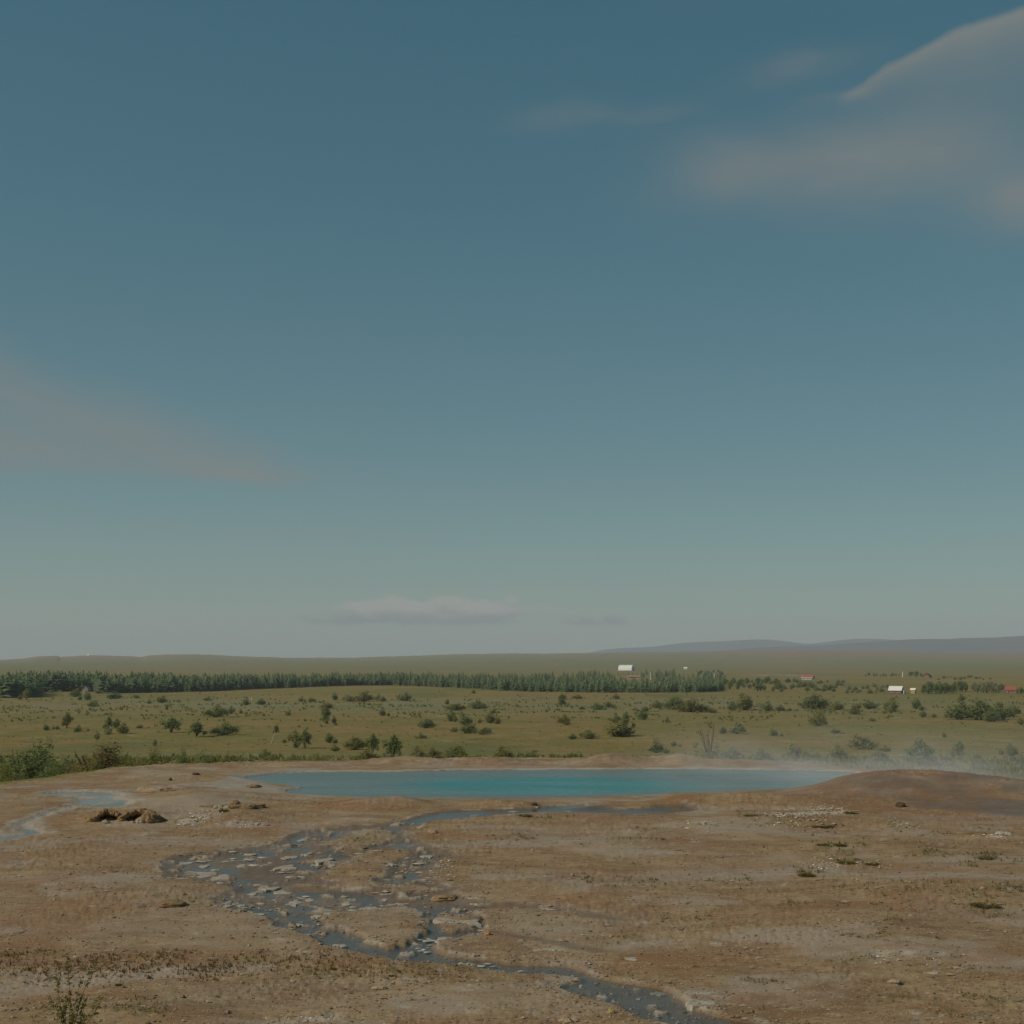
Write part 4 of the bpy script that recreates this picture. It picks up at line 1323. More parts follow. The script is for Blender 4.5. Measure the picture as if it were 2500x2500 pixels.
for i, (px, py, h) in enumerate(back):
    me_, v0, f0, m0 = CONI[i % 5]
    a = rr.uniform(0, 6.28); w = h * rr.uniform(.95, 1.35)
    ca, sa = math.cos(a), math.sin(a)
    v = np.stack([(v0[:, 0] * ca - v0[:, 1] * sa) * w + bp[i, 0], (v0[:, 0] * sa + v0[:, 1] * ca) * w + bp[i, 1], v0[:, 2] * h + bzv[i] - .1], 1)
    VV.append(v); FF += [tuple(q + off for q in f) for f in f0]; MM += m0
    TT.append(np.clip(rr.random() * .7 + .3 * rng.random(len(v)), 0, 1)); off += len(v)
me = new_mesh('conifer_wood', np.concatenate(VV), FF, [M_NEEDLE, M_BARK])
me.polygons.foreach_set('material_index', np.array(MM, np.int32))
fattr(me, 'tint', np.concatenate(TT))
tag(link('conifer_wood', me), 'dense mass of dark conifers behind the front row of the plantation', 'forest', kind='stuff')

# ------------------------------------------------------------------ uncountable growth: tussocks, low scrub, dry grass
def tuft_field(name, pts, zs, sizes, mat, label, cat, blades=5, up=1.0, seed=0, lean=.6):
    r = np.random.default_rng(seed)
    n = len(pts)
    k = blades
    base = np.repeat(np.stack([pts[:, 0], pts[:, 1], zs], 1), k, 0)
    s = np.repeat(sizes, k)[:, None] * (.6 + .8 * r.random((n * k, 1)))
    a = r.random(n * k) * 6.283
    d = np.stack([np.cos(a), np.sin(a), np.zeros(n * k)], 1)
    side = np.stack([-np.sin(a), np.cos(a), np.zeros(n * k)], 1)
    base = base + d * s * .35 * r.random((n * k, 1))
    tip = base + d * s * lean * r.random((n * k, 1)) + np.array((0, 0, 1.0)) * s * up
    wv_ = s * .22
    A, B = base - side * wv_ - np.array((0, 0, .02)), base + side * wv_ - np.array((0, 0, .02))
    Vv = np.stack([A, B, tip], 1).reshape(-1, 3)
    me = quads_mesh(name, Vv, np.arange(len(Vv)).reshape(-1, 3), mat, False)
    t = np.repeat(r.random(n), k) * .7 + .3 * r.random(n * k)
    fattr(me, 'tint', np.repeat(t, 3))
    tag(link(name, me), label, cat, kind='stuff')


r = np.random.default_rng(3)
n = 15000
yy = 1 / r.uniform(1 / 900, 1 / 85, n); uu = r.uniform(-.46, .46, n); xx = uu * yy
T = terrain(xx, yy)
clump = fbm(xx / 9, yy / 9, 501, 3)
keep = (T[6] > .9) & (r.random(n) < np.clip(.35 + 1.6 * clump, .08, 1))
tuft_field('meadow_tussocks', np.stack([xx, yy], 1)[keep], T[0][keep], (r.uniform(.2, .5, n) * np.clip(yy / 260, .6, 1.8))[keep], M_TUSSOCK, 'olive and straw coloured tussock grass covering the meadow', 'grass', 6, .35, 5, 1.3)
# rank growth on the slope behind the spring
n = 9000
yy = r.uniform(72, 215, n); uu = r.uniform(-.42, .44, n); xx = uu * yy
T = terrain(xx, yy)
keep = (T[6] > .9) & (fbm(xx / 6, yy / 6, 503, 3) > -.12)
tuft_field('rank_herbs', np.stack([xx, yy], 1)[keep], T[0][keep], r.uniform(.25, .8, n)[keep], M_LEAF[1], 'olive green rank herbs and grass on the slope behind the spring', 'herbs', 9, .8, 6, .9)
n = 5200
px_ = r.uniform(-80, 2580, n)
yy = np.exp(r.normal(math.log(600), .13, n)); xx = (px_ - 1250) / F * yy
T = terrain(xx, yy)
keep = fbm(xx / 22, yy / 30, 505, 3) > .06
tuft_field('low_scrub', np.stack([xx, yy], 1)[keep], T[0][keep], r.uniform(.4, 1.1, n)[keep], M_LEAF[1], 'low olive scrub strewn along the far side of the meadow', 'scrub', 10, .8, 7, .8)

# dry and mossy grass on the near ground
n = 130000
yy = 1 / r.uniform(1 / 40, 1 / 15.5, n); uu = r.uniform(-.44, .44, n); xx = uu * yy
T = terrain(xx, yy)
mo, ru_, we = T[3], T[4], T[1]
k1 = (mo > .2) & (r.random(n) < mo * 1.3) & (we < .2)
tuft_field('mossy_grass', np.stack([xx, yy], 1)[k1], T[0][k1], r.uniform(.012, .038, n)[k1] * np.clip(yy[k1] / 20, .8, 1.6), M_MOSSGRASS, 'short mossy olive grass in patches over the bare ground', 'grass', 5, .9, 8)
bandc = 22.6 + 1.1 * fbm(xx * .4, yy * 0 + 2.0, 515, 3)
k2 = (np.abs(yy - bandc) < .9) & (uu < -.03) & (r.random(n) < np.clip(1.5 * np.exp(-((yy - bandc) / .7) ** 2) * sstep(-.03, -.2, uu) * (.5 + fbm(xx * 1.2, yy * 1.2, 516, 3)), 0, 1))
tuft_field('dry_grass', np.stack([xx, yy], 1)[k2], T[0][k2], r.uniform(.012, .045, n)[k2], M_DRYGRASS, 'fine rust brown dry grass in a band at lower left', 'grass', 5, 1.1, 9)
k3 = (~k1) & (we < .1) & (T[6] < .1) & (T[2] < .2) & (fbm(xx * 1.1, yy * 1.1, 511, 3) > .18) & (r.random(n) < .06)
tuft_field('sparse_grass', np.stack([xx, yy], 1)[k3], T[0][k3], r.uniform(.010, .028, n)[k3] * np.clip(yy[k3] / 20, .8, 1.6), M_MOSSGRASS, 'sparse tiny olive grass dotted over the stony ground', 'grass', 4, .9, 10)

# loose gravel
oct_v = np.array([(1, 0, 0), (-1, 0, 0), (0, 1, 0), (0, -1, 0), (0, 0, .7), (0, 0, -.5)], float)
oct_f = np.array([(0, 2, 4), (2, 1, 4), (1, 3, 4), (3, 0, 4), (2, 0, 5), (1, 2, 5), (3, 1, 5), (0, 3, 5)])


def grit(name, pts, zs, sizes, mat, label, cat, seed, flat=.7):
    r = np.random.default_rng(seed)
    n = len(pts)
    a = r.random(n) * 6.283
    sc = np.stack([sizes * r.uniform(.7, 1.4, n), sizes * r.uniform(.7, 1.4, n), sizes * r.uniform(.75, 1.25, n) * flat], 1)
    v = oct_v[None] * sc[:, None, :] * r.uniform(.75, 1.25, (n, 6, 1))
    ca, sa = np.cos(a)[:, None], np.sin(a)[:, None]
    v = np.stack([v[..., 0] * ca - v[..., 1] * sa + pts[:, 0:1], v[..., 0] * sa + v[..., 1] * ca + pts[:, 1:2], v[..., 2] + zs[:, None] + sizes[:, None] * .28 * flat], -1)
    f = oct_f[None] + 6 * np.arange(n)[:, None, None]
    me = quads_mesh(name, v.reshape(-1, 3), f.reshape(-1, 3), mat, False)
    fattr(me, 'tint', np.repeat(np.clip(r.random(n) ** 1.5, 0, 1), 6))
    tag(link(name, me), label, cat, kind='stuff')


n = 60000
yy = 1 / r.uniform(1 / 36, 1 / 15.2, n); uu = r.uniform(-.44, .44, n); xx = uu * yy
T = terrain(xx, yy)
fl_ = T[7]
dens_ = np.clip(.18 + .9 * np.exp(-(np.abs(fl_) / .5) ** 2) + .6 * sstep(.0, .35, fbm(xx * .5, yy * .5, 521, 3)), 0, 1)
keep = (r.random(n) < dens_ * .75) & (T[3] < .5)
grit('gravel', np.stack([xx, yy], 1)[keep], T[0][keep], r.gamma(2.2, .0052, n)[keep] + .004, M_PEBBLE, 'loose tan gravel strewn over the ground by the stream', 'gravel', 12)
n = 26000
yy = 1 / r.uniform(1 / 41, 1 / 15.5, n); uu = r.uniform(-.44, .44, n); xx = uu * yy
T = terrain(xx, yy)
cl_ = fbm(xx * .55, yy * .8, 531, 4, .6)
keep = (r.random(n) < np.clip(.05 + 1.1 * sstep(.05, .4, cl_) + .5 * T[2], 0, 1)) & (T[1] < .3)
sz_ = np.minimum(r.gamma(1.8, .013, n) * np.clip(yy / 24, .8, 1.6), .09)
grit('crust_flakes', np.stack([xx, yy], 1)[keep], T[0][keep], sz_[keep], M_PEBBLE, 'thin pale flakes of broken crust lying over the ground', 'flakes', 14, .22)
n = 9000
yy = r.uniform(21, 36, n); uu = r.uniform(-.26, .03, n); xx = uu * yy
T = terrain(xx, yy)
keep = (T[7] < -.06) & (fbm(xx * 1.1, yy * 1.1, 535, 4, .6) > .16) & (T[1] > .3) & (r.random(n) < .6)
zw = np.maximum(T[0], macro(xx, yy) - .055)
grit('fan_flakes', np.stack([xx, yy], 1)[keep], zw[keep], np.minimum(r.gamma(1.2, .026, n) + .01, .15)[keep], M_RUBBLE, 'thin pale crust fragments lying in the shallow stream fan', 'flakes', 16, .16)
n = 9000
yy = 1 / r.uniform(1 / 41, 1 / 15.5, n); uu = r.uniform(-.44, .44, n); xx = uu * yy
T = terrain(xx, yy)
keep = (fbm(xx * .6, yy * .8, 533, 4, .6) > .16) & (T[1] < .3)
grit('dark_clods', np.stack([xx, yy], 1)[keep], T[0][keep], np.minimum(r.gamma(1.8, .006, n) * np.clip(yy / 24, .8, 1.5), .03)[keep], M_CLOD, 'scattered small dark clods and dead tufts on the ground', 'clods', 15, .6)
# crumbled white sinter
pts_ = []
for (px, py, w, h, cnt) in ((1945, 1990, 55, 8, 520), (2030, 1980, 40, 7, 300), (2200, 2012, 28, 8, 70), (2425, 2042, 22, 7, 90), (480, 1996, 55, 9, 200), (545, 1975, 30, 7, 80), (1700, 2012, 60, 8, 90), (2015, 2112, 40, 10, 90), (1080, 2120, 20, 22, 110),
                            (610, 2012, 60, 8, 80), (740, 2488, 60, 8, 60), (2130, 2110, 40, 8, 50), (2200, 2335, 150, 12, 120)):
    cx, cy = at(px, py); ya, yb = at(px, py + h)[1], at(px, py - h)[1]
    for _ in range(cnt):
        pts_.append((cx + r.normal() * w / F * cy * .75, cy + r.normal() * abs(yb - ya) * .40, .011 * (cy / 30) * r.gamma(2.0, .6)))
pts_ = np.array(pts_)
grit('white_rubble', pts_[:, :2], terrain(pts_[:, 0], pts_[:, 1])[0], pts_[:, 2] + .006, M_RUBBLE, 'crumbled whitish sinter rubble below the eroded ledges', 'rubble', 13)

# ------------------------------------------------------------------ stones and slabs
def slab_mesh(name, rx, ry, th, mat, seed, n=18):
    rr = random.Random(seed)
    ph = [rr.uniform(0, 6.28) for _ in range(4)]
    out = []
    for i in range(n):
        a = 2 * math.pi * i / n
        q = 1 + .20 * math.sin(2 * a + ph[0]) + .18 * math.sin(3 * a + ph[1]) + .14 * math.sin(5 * a + ph[2]) + rr.uniform(-.16, .16)
        out.append((math.cos(a) * q, math.sin(a) * q))
    Vv, Ff = [], []
    for (k, z) in ((1.06, -th - .06), (1.0, th * .15), (.97, th * .62), (.92, th * .80), (.55, th * .86), (.25, th)):
        for (x, y) in out:
            j = rr.uniform(-.03, .03)
            Vv.append((x * rx * (k + j), y * ry * (k + j), z + (rr.uniform(-.12, .12) * th if z > 0 else 0)))
    Vv.append((0, 0, th * .95))
    L = 6
    for k in range(L - 1):
        for i in range(n):
            a, b = k * n + i, k * n + (i + 1) % n
            Ff.append((a, b, b + n, a + n))
    for i in range(n):
        Ff.append(((L - 1) * n + i, (L - 1) * n + (i + 1) % n, len(Vv) - 1))
    return new_mesh(name, Vv, Ff, mat)


def rock_mesh(name, rx, ry, rz, mat, seed, sub=3, amp=.28):
    import bmesh
    bm = bmesh.new()
    bmesh.ops.create_icosphere(bm, subdivisions=sub, radius=1)
    P = np.array([v.co[:] for v in bm.verts])
    dsp = fbm(P[:, 0] * 1.3 + seed * 3.1, P[:, 1] * 1.3 + P[:, 2] * 1.7, seed, 4) * amp * 1.6
    dsp += .10 * fbm(P[:, 0] * 4 + seed, P[:, 1] * 4 - P[:, 2] * 4, seed + 3, 2)
    for v, q in zip(bm.verts, dsp):
        c = v.co * (1 + float(q))
        c.x = math.copysign(abs(c.x) ** .85, c.x); c.y = math.copysign(abs(c.y) ** .85, c.y)
        v.co = (c.x * rx, c.y * ry, max(c.z, -.75) * rz)
    me = bpy.data.meshes.new(name); bm.to_mesh(me); bm.free()
    me.materials.append(mat)
    return me


SLABS = []
for i, (zx, zy, w, h) in enumerate([
        (870, 60, 60, 45), (770, 112, 45, 16), (510, 215, 75, 24), (770, 228, 105, 38), (985, 190, 90, 30), (950, 208, 50, 14), (240, 268, 250, 46), (375, 277, 120, 30), (670, 350, 95, 22), (815, 425, 90, 55), (905, 411, 52, 24),
        (1115, 433, 72, 40), (1410, 437, 125, 44), (1605, 155, 62, 26), (1608, 299, 62, 27), (1460, 230, 36, 22), (1380, 215, 46, 24), (955, 503, 72, 26), (1090, 677, 80, 20), (845, 562, 38, 14), (1258, 458, 90, 26), (465, 430, 46, 26),
        (503, 442, 42, 24), (1700, 635, 80, 20), (1570, 552, 38, 13), (642, 215, 42, 16), (680, 194, 36, 12), (290, 213, 66, 16), (168, 200, 84, 22), (310, 155, 76, 20), (790, 165, 90, 22), (1290, 131, 90, 15),
        (1020, 500, 48, 20), (1362, 378, 95, 18), (1885, 415, 75, 16), (1900, 440, 64, 13), (480, 485, 66, 16), (405, 456, 74, 24), (748, 366, 120, 26), (572, 375, 62, 20), (430, 185, 70, 16), (560, 145, 60, 14), (1040, 218, 50, 22),
        (1110, 390, 40, 12), (880, 150, 50, 12), (1160, 452, 40, 16), (1350, 412, 40, 16), (700, 412, 34, 14), (620, 432, 50, 14), (350, 235, 46, 12)]):
    px, py = 380 + zx / 2.415, 2020 + zy / 2.415
    SLABS.append((px, py, w / 2.415, h / 2.415))
SLABS += [(1124, 2245, 92, 26), (1628, 2412, 62, 13), (1700, 2424, 80, 14), (1712, 2446, 86, 22), (1556, 2401, 24, 9), (761, 2484, 48, 14), (718, 2489, 28, 12), (803, 2477, 28, 10), (2279, 2371, 40, 10), (1540, 2340, 40, 8), (1350, 2316, 70, 9), (745, 2321, 42, 10),
          (1335, 2212, 80, 8), (1254, 1977, 24, 5), (1025, 2015, 26, 14), (900, 2000, 20, 5), (1388, 1976, 16, 4), (1160, 1985, 18, 4), (1310, 1968, 14, 4)]
SB = {'in the upper stream fan': [], 'in the lower stream fan': [], 'beside the lower stream': [], 'by the channel below the spring': []}
for i, sl in enumerate(SLABS):
    px, py, w, h = sl
    b_ = 'by the channel below the spring' if py < 2022 else ('in the upper stream fan' if py < 2160 else ('in the lower stream fan' if py < 2305 else 'beside the lower stream'))
    SB[b_].append((px, py, w, h, i))
for b_, L in SB.items():
    L.sort()
    for k, (px, py, w, h, i) in enumerate(L):
        x, y = at(px, py)
        ya, yb = at(px, py + h * .5)[1], at(px, py - h * .5)[1]
        rx, ry = w / F * y * .48, min(abs(yb - ya) * .5, w / F * y * 1.1)
        th = min(.012, .006 + .02 * rx)
        z = height(x, y)
        zt = max(z, float(macro(np.array([x]), np.array([y]))[0]) - .050)
        if py > 2305 or w > 60:     # lying on the bank: bedded at the lowest ground under the slab
            zt = float(np.percentile(terrain(x + rx * .8 * np.cos(np.arange(8) * .785), y + ry * .8 * np.sin(np.arange(8) * .785))[0], 30)) + .004
        o = link('sinter_slab', slab_mesh('sinter_slab', rx, ry, th, M_SLAB, 600 + i), None, (x, y, zt - .007))
        sz = 'long' if w / h > 4.2 else ('broad' if w > 40 else ('small' if w < 22 else 'flat'))
        tag(o, f'{sz} pale sinter slab, {ORD[k]} from left {b_}' if k < len(L) - 1 else f'{sz} pale sinter slab, rightmost {b_}', 'slab', 'pale sinter slabs ' + b_)

STONES = [(416, 1905, 9, 8, M_DARKROCK, 'small dark stone on the left shoulder of the spring'), (478, 1891, 18, 7, M_DARKROCK, 'dark low stone near the terrace rim left of the spring'), (2199, 1969, 24, 13, M_DARKROCK, 'dark jagged stone below the brown mound at right'),
          (881, 1943, 18, 8, M_TAN, "tan stone on the spring's near rim at left"), (1056, 2032, 24, 11, M_TAN, 'tan rounded stone at the top of the stream fan'), (1190, 2281, 18, 9, M_ORANGE, 'bright orange stone on gravel beside the lower stream'),
          (1419, 2399, 11, 10, M_SLAB, 'small white stone standing in the lower stream'), (1493, 2470, 17, 13, M_YELLOW, 'round ochre yellow stone on the bank below the stream'), (1381, 2491, 32, 10, M_TAN, 'flat tan stone at the bottom edge below the stream'),
          (1493, 2414, 8, 5, M_SLAB, 'tiny white pebble midstream in the lower stream'), (1560, 2425, 14, 5, M_SLAB, 'thin pale stone midstream in the lower stream'), (1540, 2450, 7, 6, M_SLAB, 'tiny white pebble at the lower edge of the stream'),
          (1718, 2498, 22, 8, M_SLAB, 'pale stone at the very bottom edge beside the stream'), (926, 2411, 36, 9, M_TAN, 'long flat tan stone on stony ground below the stream bend'), (2182, 2397, 32, 9, M_TAN, 'tan rock with a dark underside at lower right'),
          (1304, 1964, 16, 8, M_DARKROCK, "dark stone at the notch in the spring's near rim"), (1085, 2190, 60, 14, M_ROCK, 'lumpy yellow-brown rock at the right tip of the stream fan'), (420, 2210, 66, 14, M_ROCK, 'low crusty brown rock on the ground left of the stream'),
          (2400, 2172, 12, 7, M_TAN, 'tan pebble on the mossy ground at right'), (2093, 2148, 6, 5, M_SLAB, 'tiny white pebble below the olive grass tufts at right'), (1300, 2078, 8, 5, M_SLAB, 'small white stone on the bare flat right of the fan'),
          (155, 2374, 8, 5, M_SLAB, 'small white stone above the green seedling'), (84, 2459, 7, 5, M_SLAB, 'small white stone left of the green seedling'), (620, 1921, 36, 7, M_ROCK, 'low brown islet in the shallows at the left of the spring')]
for i, (px, py, w, h, mt, lb) in enumerate(STONES):
    x, y = at(px, py)
    rx = w / F * y * .5; rz = h / F * y * .62
    o = link('stone', rock_mesh('stone', rx, rx * .75, rz, mt, 30 + i, 3 if w > 14 else 2), None, (x, y, height(x, y) + rz * .35), 0)
    tag(o, lb, 'stone')

# eroded hollows in the crust, left of the stream: overhanging shells of rock with dark openings
def shell_mesh(name, rx, ry, rz, mat, seed, a0, a1, top):
    """domed crust, open between azimuths a0 and a1 (degrees) below the fraction top of its height"""
    nA, nP = 44, 14
    Vv, Ff = [], []
    A, Pp = np.meshgrid(np.linspace(0, 2 * np.pi, nA, endpoint=False), np.linspace(0, 1, nP))
    ph = Pp * np.pi / 2
    cx, cy, cz = np.cos(ph) * np.cos(A), np.cos(ph) * np.sin(A), np.sin(ph)
    dsp = 1 + .55 * fbm(cx * 2.1 + seed, cy * 2.1 + cz * 1.7, seed, 5, .6)
    flare = 1 + .25 * (1 - Pp) ** 3
    for s_i, k in enumerate((1.0, .76)):
        for i in range(nP):
            for j in range(nA):
                Vv.append((cx[i, j] * rx * dsp[i, j] * flare[i, j] * k, cy[i, j] * ry * dsp[i, j] * flare[i, j] * k, cz[i, j] * rz * dsp[i, j] * (k if k < 1 else 1) - .10 * rz))
    off = nA * nP
    def opened(i, j):
        a = math.degrees(2 * math.pi * (j + .5) / nA)
        w = (a1 - a0) / 2
        da = abs(a - (a0 + w))
        return da < w and i / nP < top * math.sqrt(max(0, 1 - (da / w) ** 2)) + .02
    for i in range(nP - 1):
        for j in range(nA):
            q = (i * nA + j, i * nA + (j + 1) % nA, (i + 1) * nA + (j + 1) % nA, (i + 1) * nA + j)
            if opened(i, j): continue
            Ff.append(q); Ff.append(tuple(off + t for t in reversed(q)))
            for (ii, jj, e0, e1) in ((i - 1, j, q[0], q[1]), (i, j - 1, q[3], q[0]), (i, j + 1, q[1], q[2]), (i + 1, j, q[2], q[3])):
                if 0 <= ii < nP - 1 and opened(ii, jj % nA):
                    Ff.append((e1, e0, off + e0, off + e1))
    return new_mesh(name, Vv, Ff, mat)


def outcrop(name, label, px, py, pieces):
    x, y = at(px, py)
    e = empty(name, (x, y, height(x, y) - .04))
    for (pname, me, dx_, dy_, dz_) in pieces:
        link(pname, me, e, (dx_, dy_, dz_))
    tag(e, label, 'rock')


outcrop('hollow_outcrop', 'small brown crust hollow with a dark open mouth, left of a larger one', 262, 1999,
        [('crust_shell', shell_mesh('crust_shell', .44, .34, .32, M_ROCK, 3, 235, 345, .78), 0, 0, 0), ('rock', rock_mesh('rock', .22, .18, .13, M_ROCK, 5), -.36, -.02, .02), ('rock', rock_mesh('rock', .10, .08, .06, M_TAN, 6), .06, -.36, .01)])
outcrop('hollow_outcrop', 'larger brown crust hollow with shaded arch and cracked rocks inside', 342, 2001,
        [('crust_shell', shell_mesh('crust_shell', .50, .36, .35, M_ROCK, 8, 215, 330, .80), 0, 0, 0), ('rock', rock_mesh('rock', .20, .16, .20, M_ROCK, 9), .26, -.22, .05), ('rock', rock_mesh('rock', .13, .11, .12, M_TAN, 10), .10, -.30, .03),
         ('rock', rock_mesh('rock', .16, .12, .10, M_ROCK, 11), .42, -.16, .02), ('rock', rock_mesh('rock', .09, .07, .06, M_TAN, 12), -.12, -.34, .0)])
outcrop('rock_ledge', 'broken tan ledge with a dark overhang above a green grass tuft', 575, 1972,
        [('ledge_slab', slab_mesh('ledge_slab', .55, .35, .06, M_ROCK, 21), -.25, .1, .05), ('ledge_slab', slab_mesh('ledge_slab', .45, .3, .06, M_ROCK, 22), .28, .15, .07), ('rock', rock_mesh('rock', .16, .13, .10, M_TAN, 23), -.45, -.15, .05),
         ('rock', rock_mesh('rock', .22, .16, .12, M_ROCK, 24), .35, -.05, .06), ('rock', rock_mesh('rock', .12, .1, .08, M_TAN, 25), -.2, -.2, .04), ('rock', rock_mesh('rock', .2, .14, .14, M_ROCK, 26), -.05, .15, .08)])
outcrop('rock_ledge', 'low tan crust ridge behind the two dark hollows', 375, 1930,
        [('rock', rock_mesh('rock', .5, .3, .14, M_TAN, 27), -.1, 0, .02), ('rock', rock_mesh('rock', .35, .25, .12, M_ROCK, 28), .35, .1, .02)])
outcrop('rock_ledge', 'whitish layered ledge above the crumbled bank at right', 1955, 1984,
        [('ledge_slab', slab_mesh('ledge_slab', .75, .3, .05, M_SLAB, 31, 22), -.5, .15, .02), ('ledge_slab', slab_mesh('ledge_slab', .9, .35, .05, M_ROCK, 32, 22), -.3, .4, .04), ('ledge_slab', slab_mesh('ledge_slab', .6, .3, .05, M_SLAB, 33, 22), .6, .3, .03),
         ('ledge_slab', slab_mesh('ledge_slab', .7, .3, .05, M_ROCK, 34, 22), .9, .5, .05), ('ledge_slab', slab_mesh('ledge_slab', .6, .3, .05, M_ROCK, 35, 22), -1.3, .3, .02)])
outcrop('rock_ledge', 'short broken brown ledge on the slope at far right', 2428, 2036,
        [('ledge_slab', slab_mesh('ledge_slab', .5, .25, .05, M_ROCK, 36, 20), -.2, .1, .02), ('rock', rock_mesh('rock', .14, .1, .07, M_SLAB, 37), .15, -.05, .03), ('rock', rock_mesh('rock', .1, .08, .06, M_SLAB, 38), .3, -.1, .03)])

# ------------------------------------------------------------------ single grass tufts
def tuft_mesh(name, mat, seed, n=170, w=1.0, h=1.0):
    r = np.random.default_rng(seed)
    a = r.random(n) * 6.283; q = np.sqrt(r.random(n)) * .5
    base = np.stack([np.cos(a) * q, np.sin(a) * q, np.full(n, -.05)], 1)
    a2 = a + r.normal(size=n) * .8
    hh = (1 - q * 1.1) * r.uniform(.6, 1.1, n)
    tip = base + np.stack([np.cos(a2) * .25, np.sin(a2) * .25, hh], 1)
    side = np.stack([-np.sin(a2), np.cos(a2), np.zeros(n)], 1) * .035
    mid = (base + tip) * .5 + np.array((0, 0, .12)) * hh[:, None]
    Vv = np.stack([base - side, base + side, mid + side * .8, tip, mid - side * .8], 1).reshape(-1, 3)
    Ff = np.arange(5 * n).reshape(-1, 5)
    me = quads_mesh(name, Vv, Ff, mat, False)
    fattr(me, 'tint', np.repeat(r.random(n), 5))
    return me


TUFT = [tuft_mesh('grass_tuft', M_GREENGRASS, 1), tuft_mesh('grass_tuft', M_MOSSGRASS, 2), tuft_mesh('grass_tuft', M_MOSSGRASS, 3)]
for i, (px, py, w, h, k, lb) in enumerate([
        (547, 1981, 24, 16, 0, 'bright green grass tuft under the broken ledge at left'), (2076, 1987, 36, 14, 0, 'green grass tuft beside the whitish ledge at right'), (1835, 1991, 34, 10, 1, 'olive grass tuft left of the whitish ledge'),
        (2010, 2016, 56, 8, 1, 'long olive grass strip below the whitish rubble'), (2052, 2067, 30, 10, 0, 'small dark green tuft midway up the slope at right'), (1968, 2138, 34, 22, 1, 'dense olive tuft in the middle of the slope at right'),
        (2068, 2107, 46, 16, 1, 'wide olive cushion of grass above the dense olive tuft'), (2008, 2066, 28, 8, 2, 'thin brown-olive tuft left of the dark green tuft'), (2408, 2098, 44, 16, 1, 'dark olive tuft near the right edge of the slope'),
        (2405, 2212, 62, 14, 2, 'broad brown-olive grass cushion at the right edge'), (2130, 2110, 36, 8, 2, 'low olive grass right of the wide olive cushion'), (812, 2364, 16, 8, 0, 'small yellow-green tuft below the stream, leftmost of three'),
        (955, 2384, 14, 10, 0, 'small yellow-green tuft below the stream, middle of three'), (846, 2411, 16, 9, 1, 'small olive tuft with white pebbles below the stream'), (975, 2374, 8, 8, 0, 'small yellow-green tuft below the stream, rightmost of three'),
        (290, 2408, 16, 14, 0, 'small green tuft right of the leafy seedling'), (1280, 1992, 40, 8, 1, 'olive grass patch on the bank below the channel'), (720, 2060, 10, 5, 0, 'tiny green tuft at the head of the fan')]):
    x, y = at(px, py)
    o = link('grass_tuft', TUFT[k], None, (x, y, height(x, y)), i * 1.3, (w / F * y, w / F * y * .8, h / F * y * .45))
    tag(o, lb, 'grass tuft')

# leafy willow seedling at the lower left corner
M_SEED = foliage_mat('seedling_leaves', (0.170, 0.160, 0.052), (0.300, 0.275, 0.105), .5)
M_SHOOT = simple('reddish_shoot', (0.13, 0.075, 0.04), .8)
bx, by = at_level(170, 2560, -.68)
e = empty('willow_seedling', (bx, by, height(bx, by)))
k_ = by / F
rr = random.Random(9); rs = np.random.default_rng(9)
for i, (tx, ty) in enumerate([(158, 2372), (140, 2402), (190, 2418), (225, 2370), (120, 2450), (205, 2462), (232, 2472), (165, 2440), (252, 2450), (145, 2470), (185, 2480)]):
    top = Vector(((tx - 170) * k_, rr.uniform(-.12, .12), (2560 - ty) * k_))
    b0 = Vector((rr.uniform(-.05, .05), rr.uniform(-.05, .05), -.03))
    mid = b0.lerp(top, .5) + Vector((rr.uniform(-.05, .05), 0, .03))
    pts = [b0, b0.lerp(mid, .6), mid, mid.lerp(top, .6), top]
    Vv, Ff = [], []
    tube(Vv, Ff, pts, [.006, .005, .004, .003, .0015], 5)
    st = link('stem', new_mesh('stem', Vv, Ff, M_SHOOT), e)
    n = 34 if i < 4 else 26
    t = rs.random(n) ** .7
    P = np.array([list(b0.lerp(mid, 2 * q) if q < .5 else mid.lerp(top, 2 * q - 1)) for q in t]) + rs.normal(size=(n, 3)) * .018
    N = rand_unit(rs, n) + np.array((-.3, -.5, .7)); N /= np.linalg.norm(N, axis=1)[:, None]
    keepm = t > .25
    Vl, Fl = leaf_quads(P[keepm], N[keepm], .036, rs, .45)
    me = quads_mesh('foliage', Vl, Fl, M_SEED, False)
    fattr(me, 'tint', np.repeat(rs.random(keepm.sum()), 4))
    link('foliage', me, st)
tag(e, 'leafy green willow seedling at the lower left corner of the ground', 'plant')
# bare pale twigs
for i, (px, py, tx, ty, lb) in enumerate([(1648, 2499, 1656, 2482, 'short bare pale twig standing at the edge of the lower stream'), (612, 2430, 616, 2404, 'pale bare twig standing in grass at lower left'), (653, 2402, 655, 2384, 'thin dry grass stalk standing above the pale twig')]):
    x, y = at(px, py)
    Vv, Ff = [], []
    tube(Vv, Ff, [(0, 0, -.02), ((tx - px) * .4 * y / F, .01, (py - ty) * .5 * y / F), ((tx - px) * y / F, 0, (py - ty) * y / F)], [.008, .007, .003], 5)
    tag(link('twig', new_mesh('twig', Vv, Ff, M_BIRCH if i < 2 else M_TAN), None, (x, y, height(x, y))), lb, 'twig')

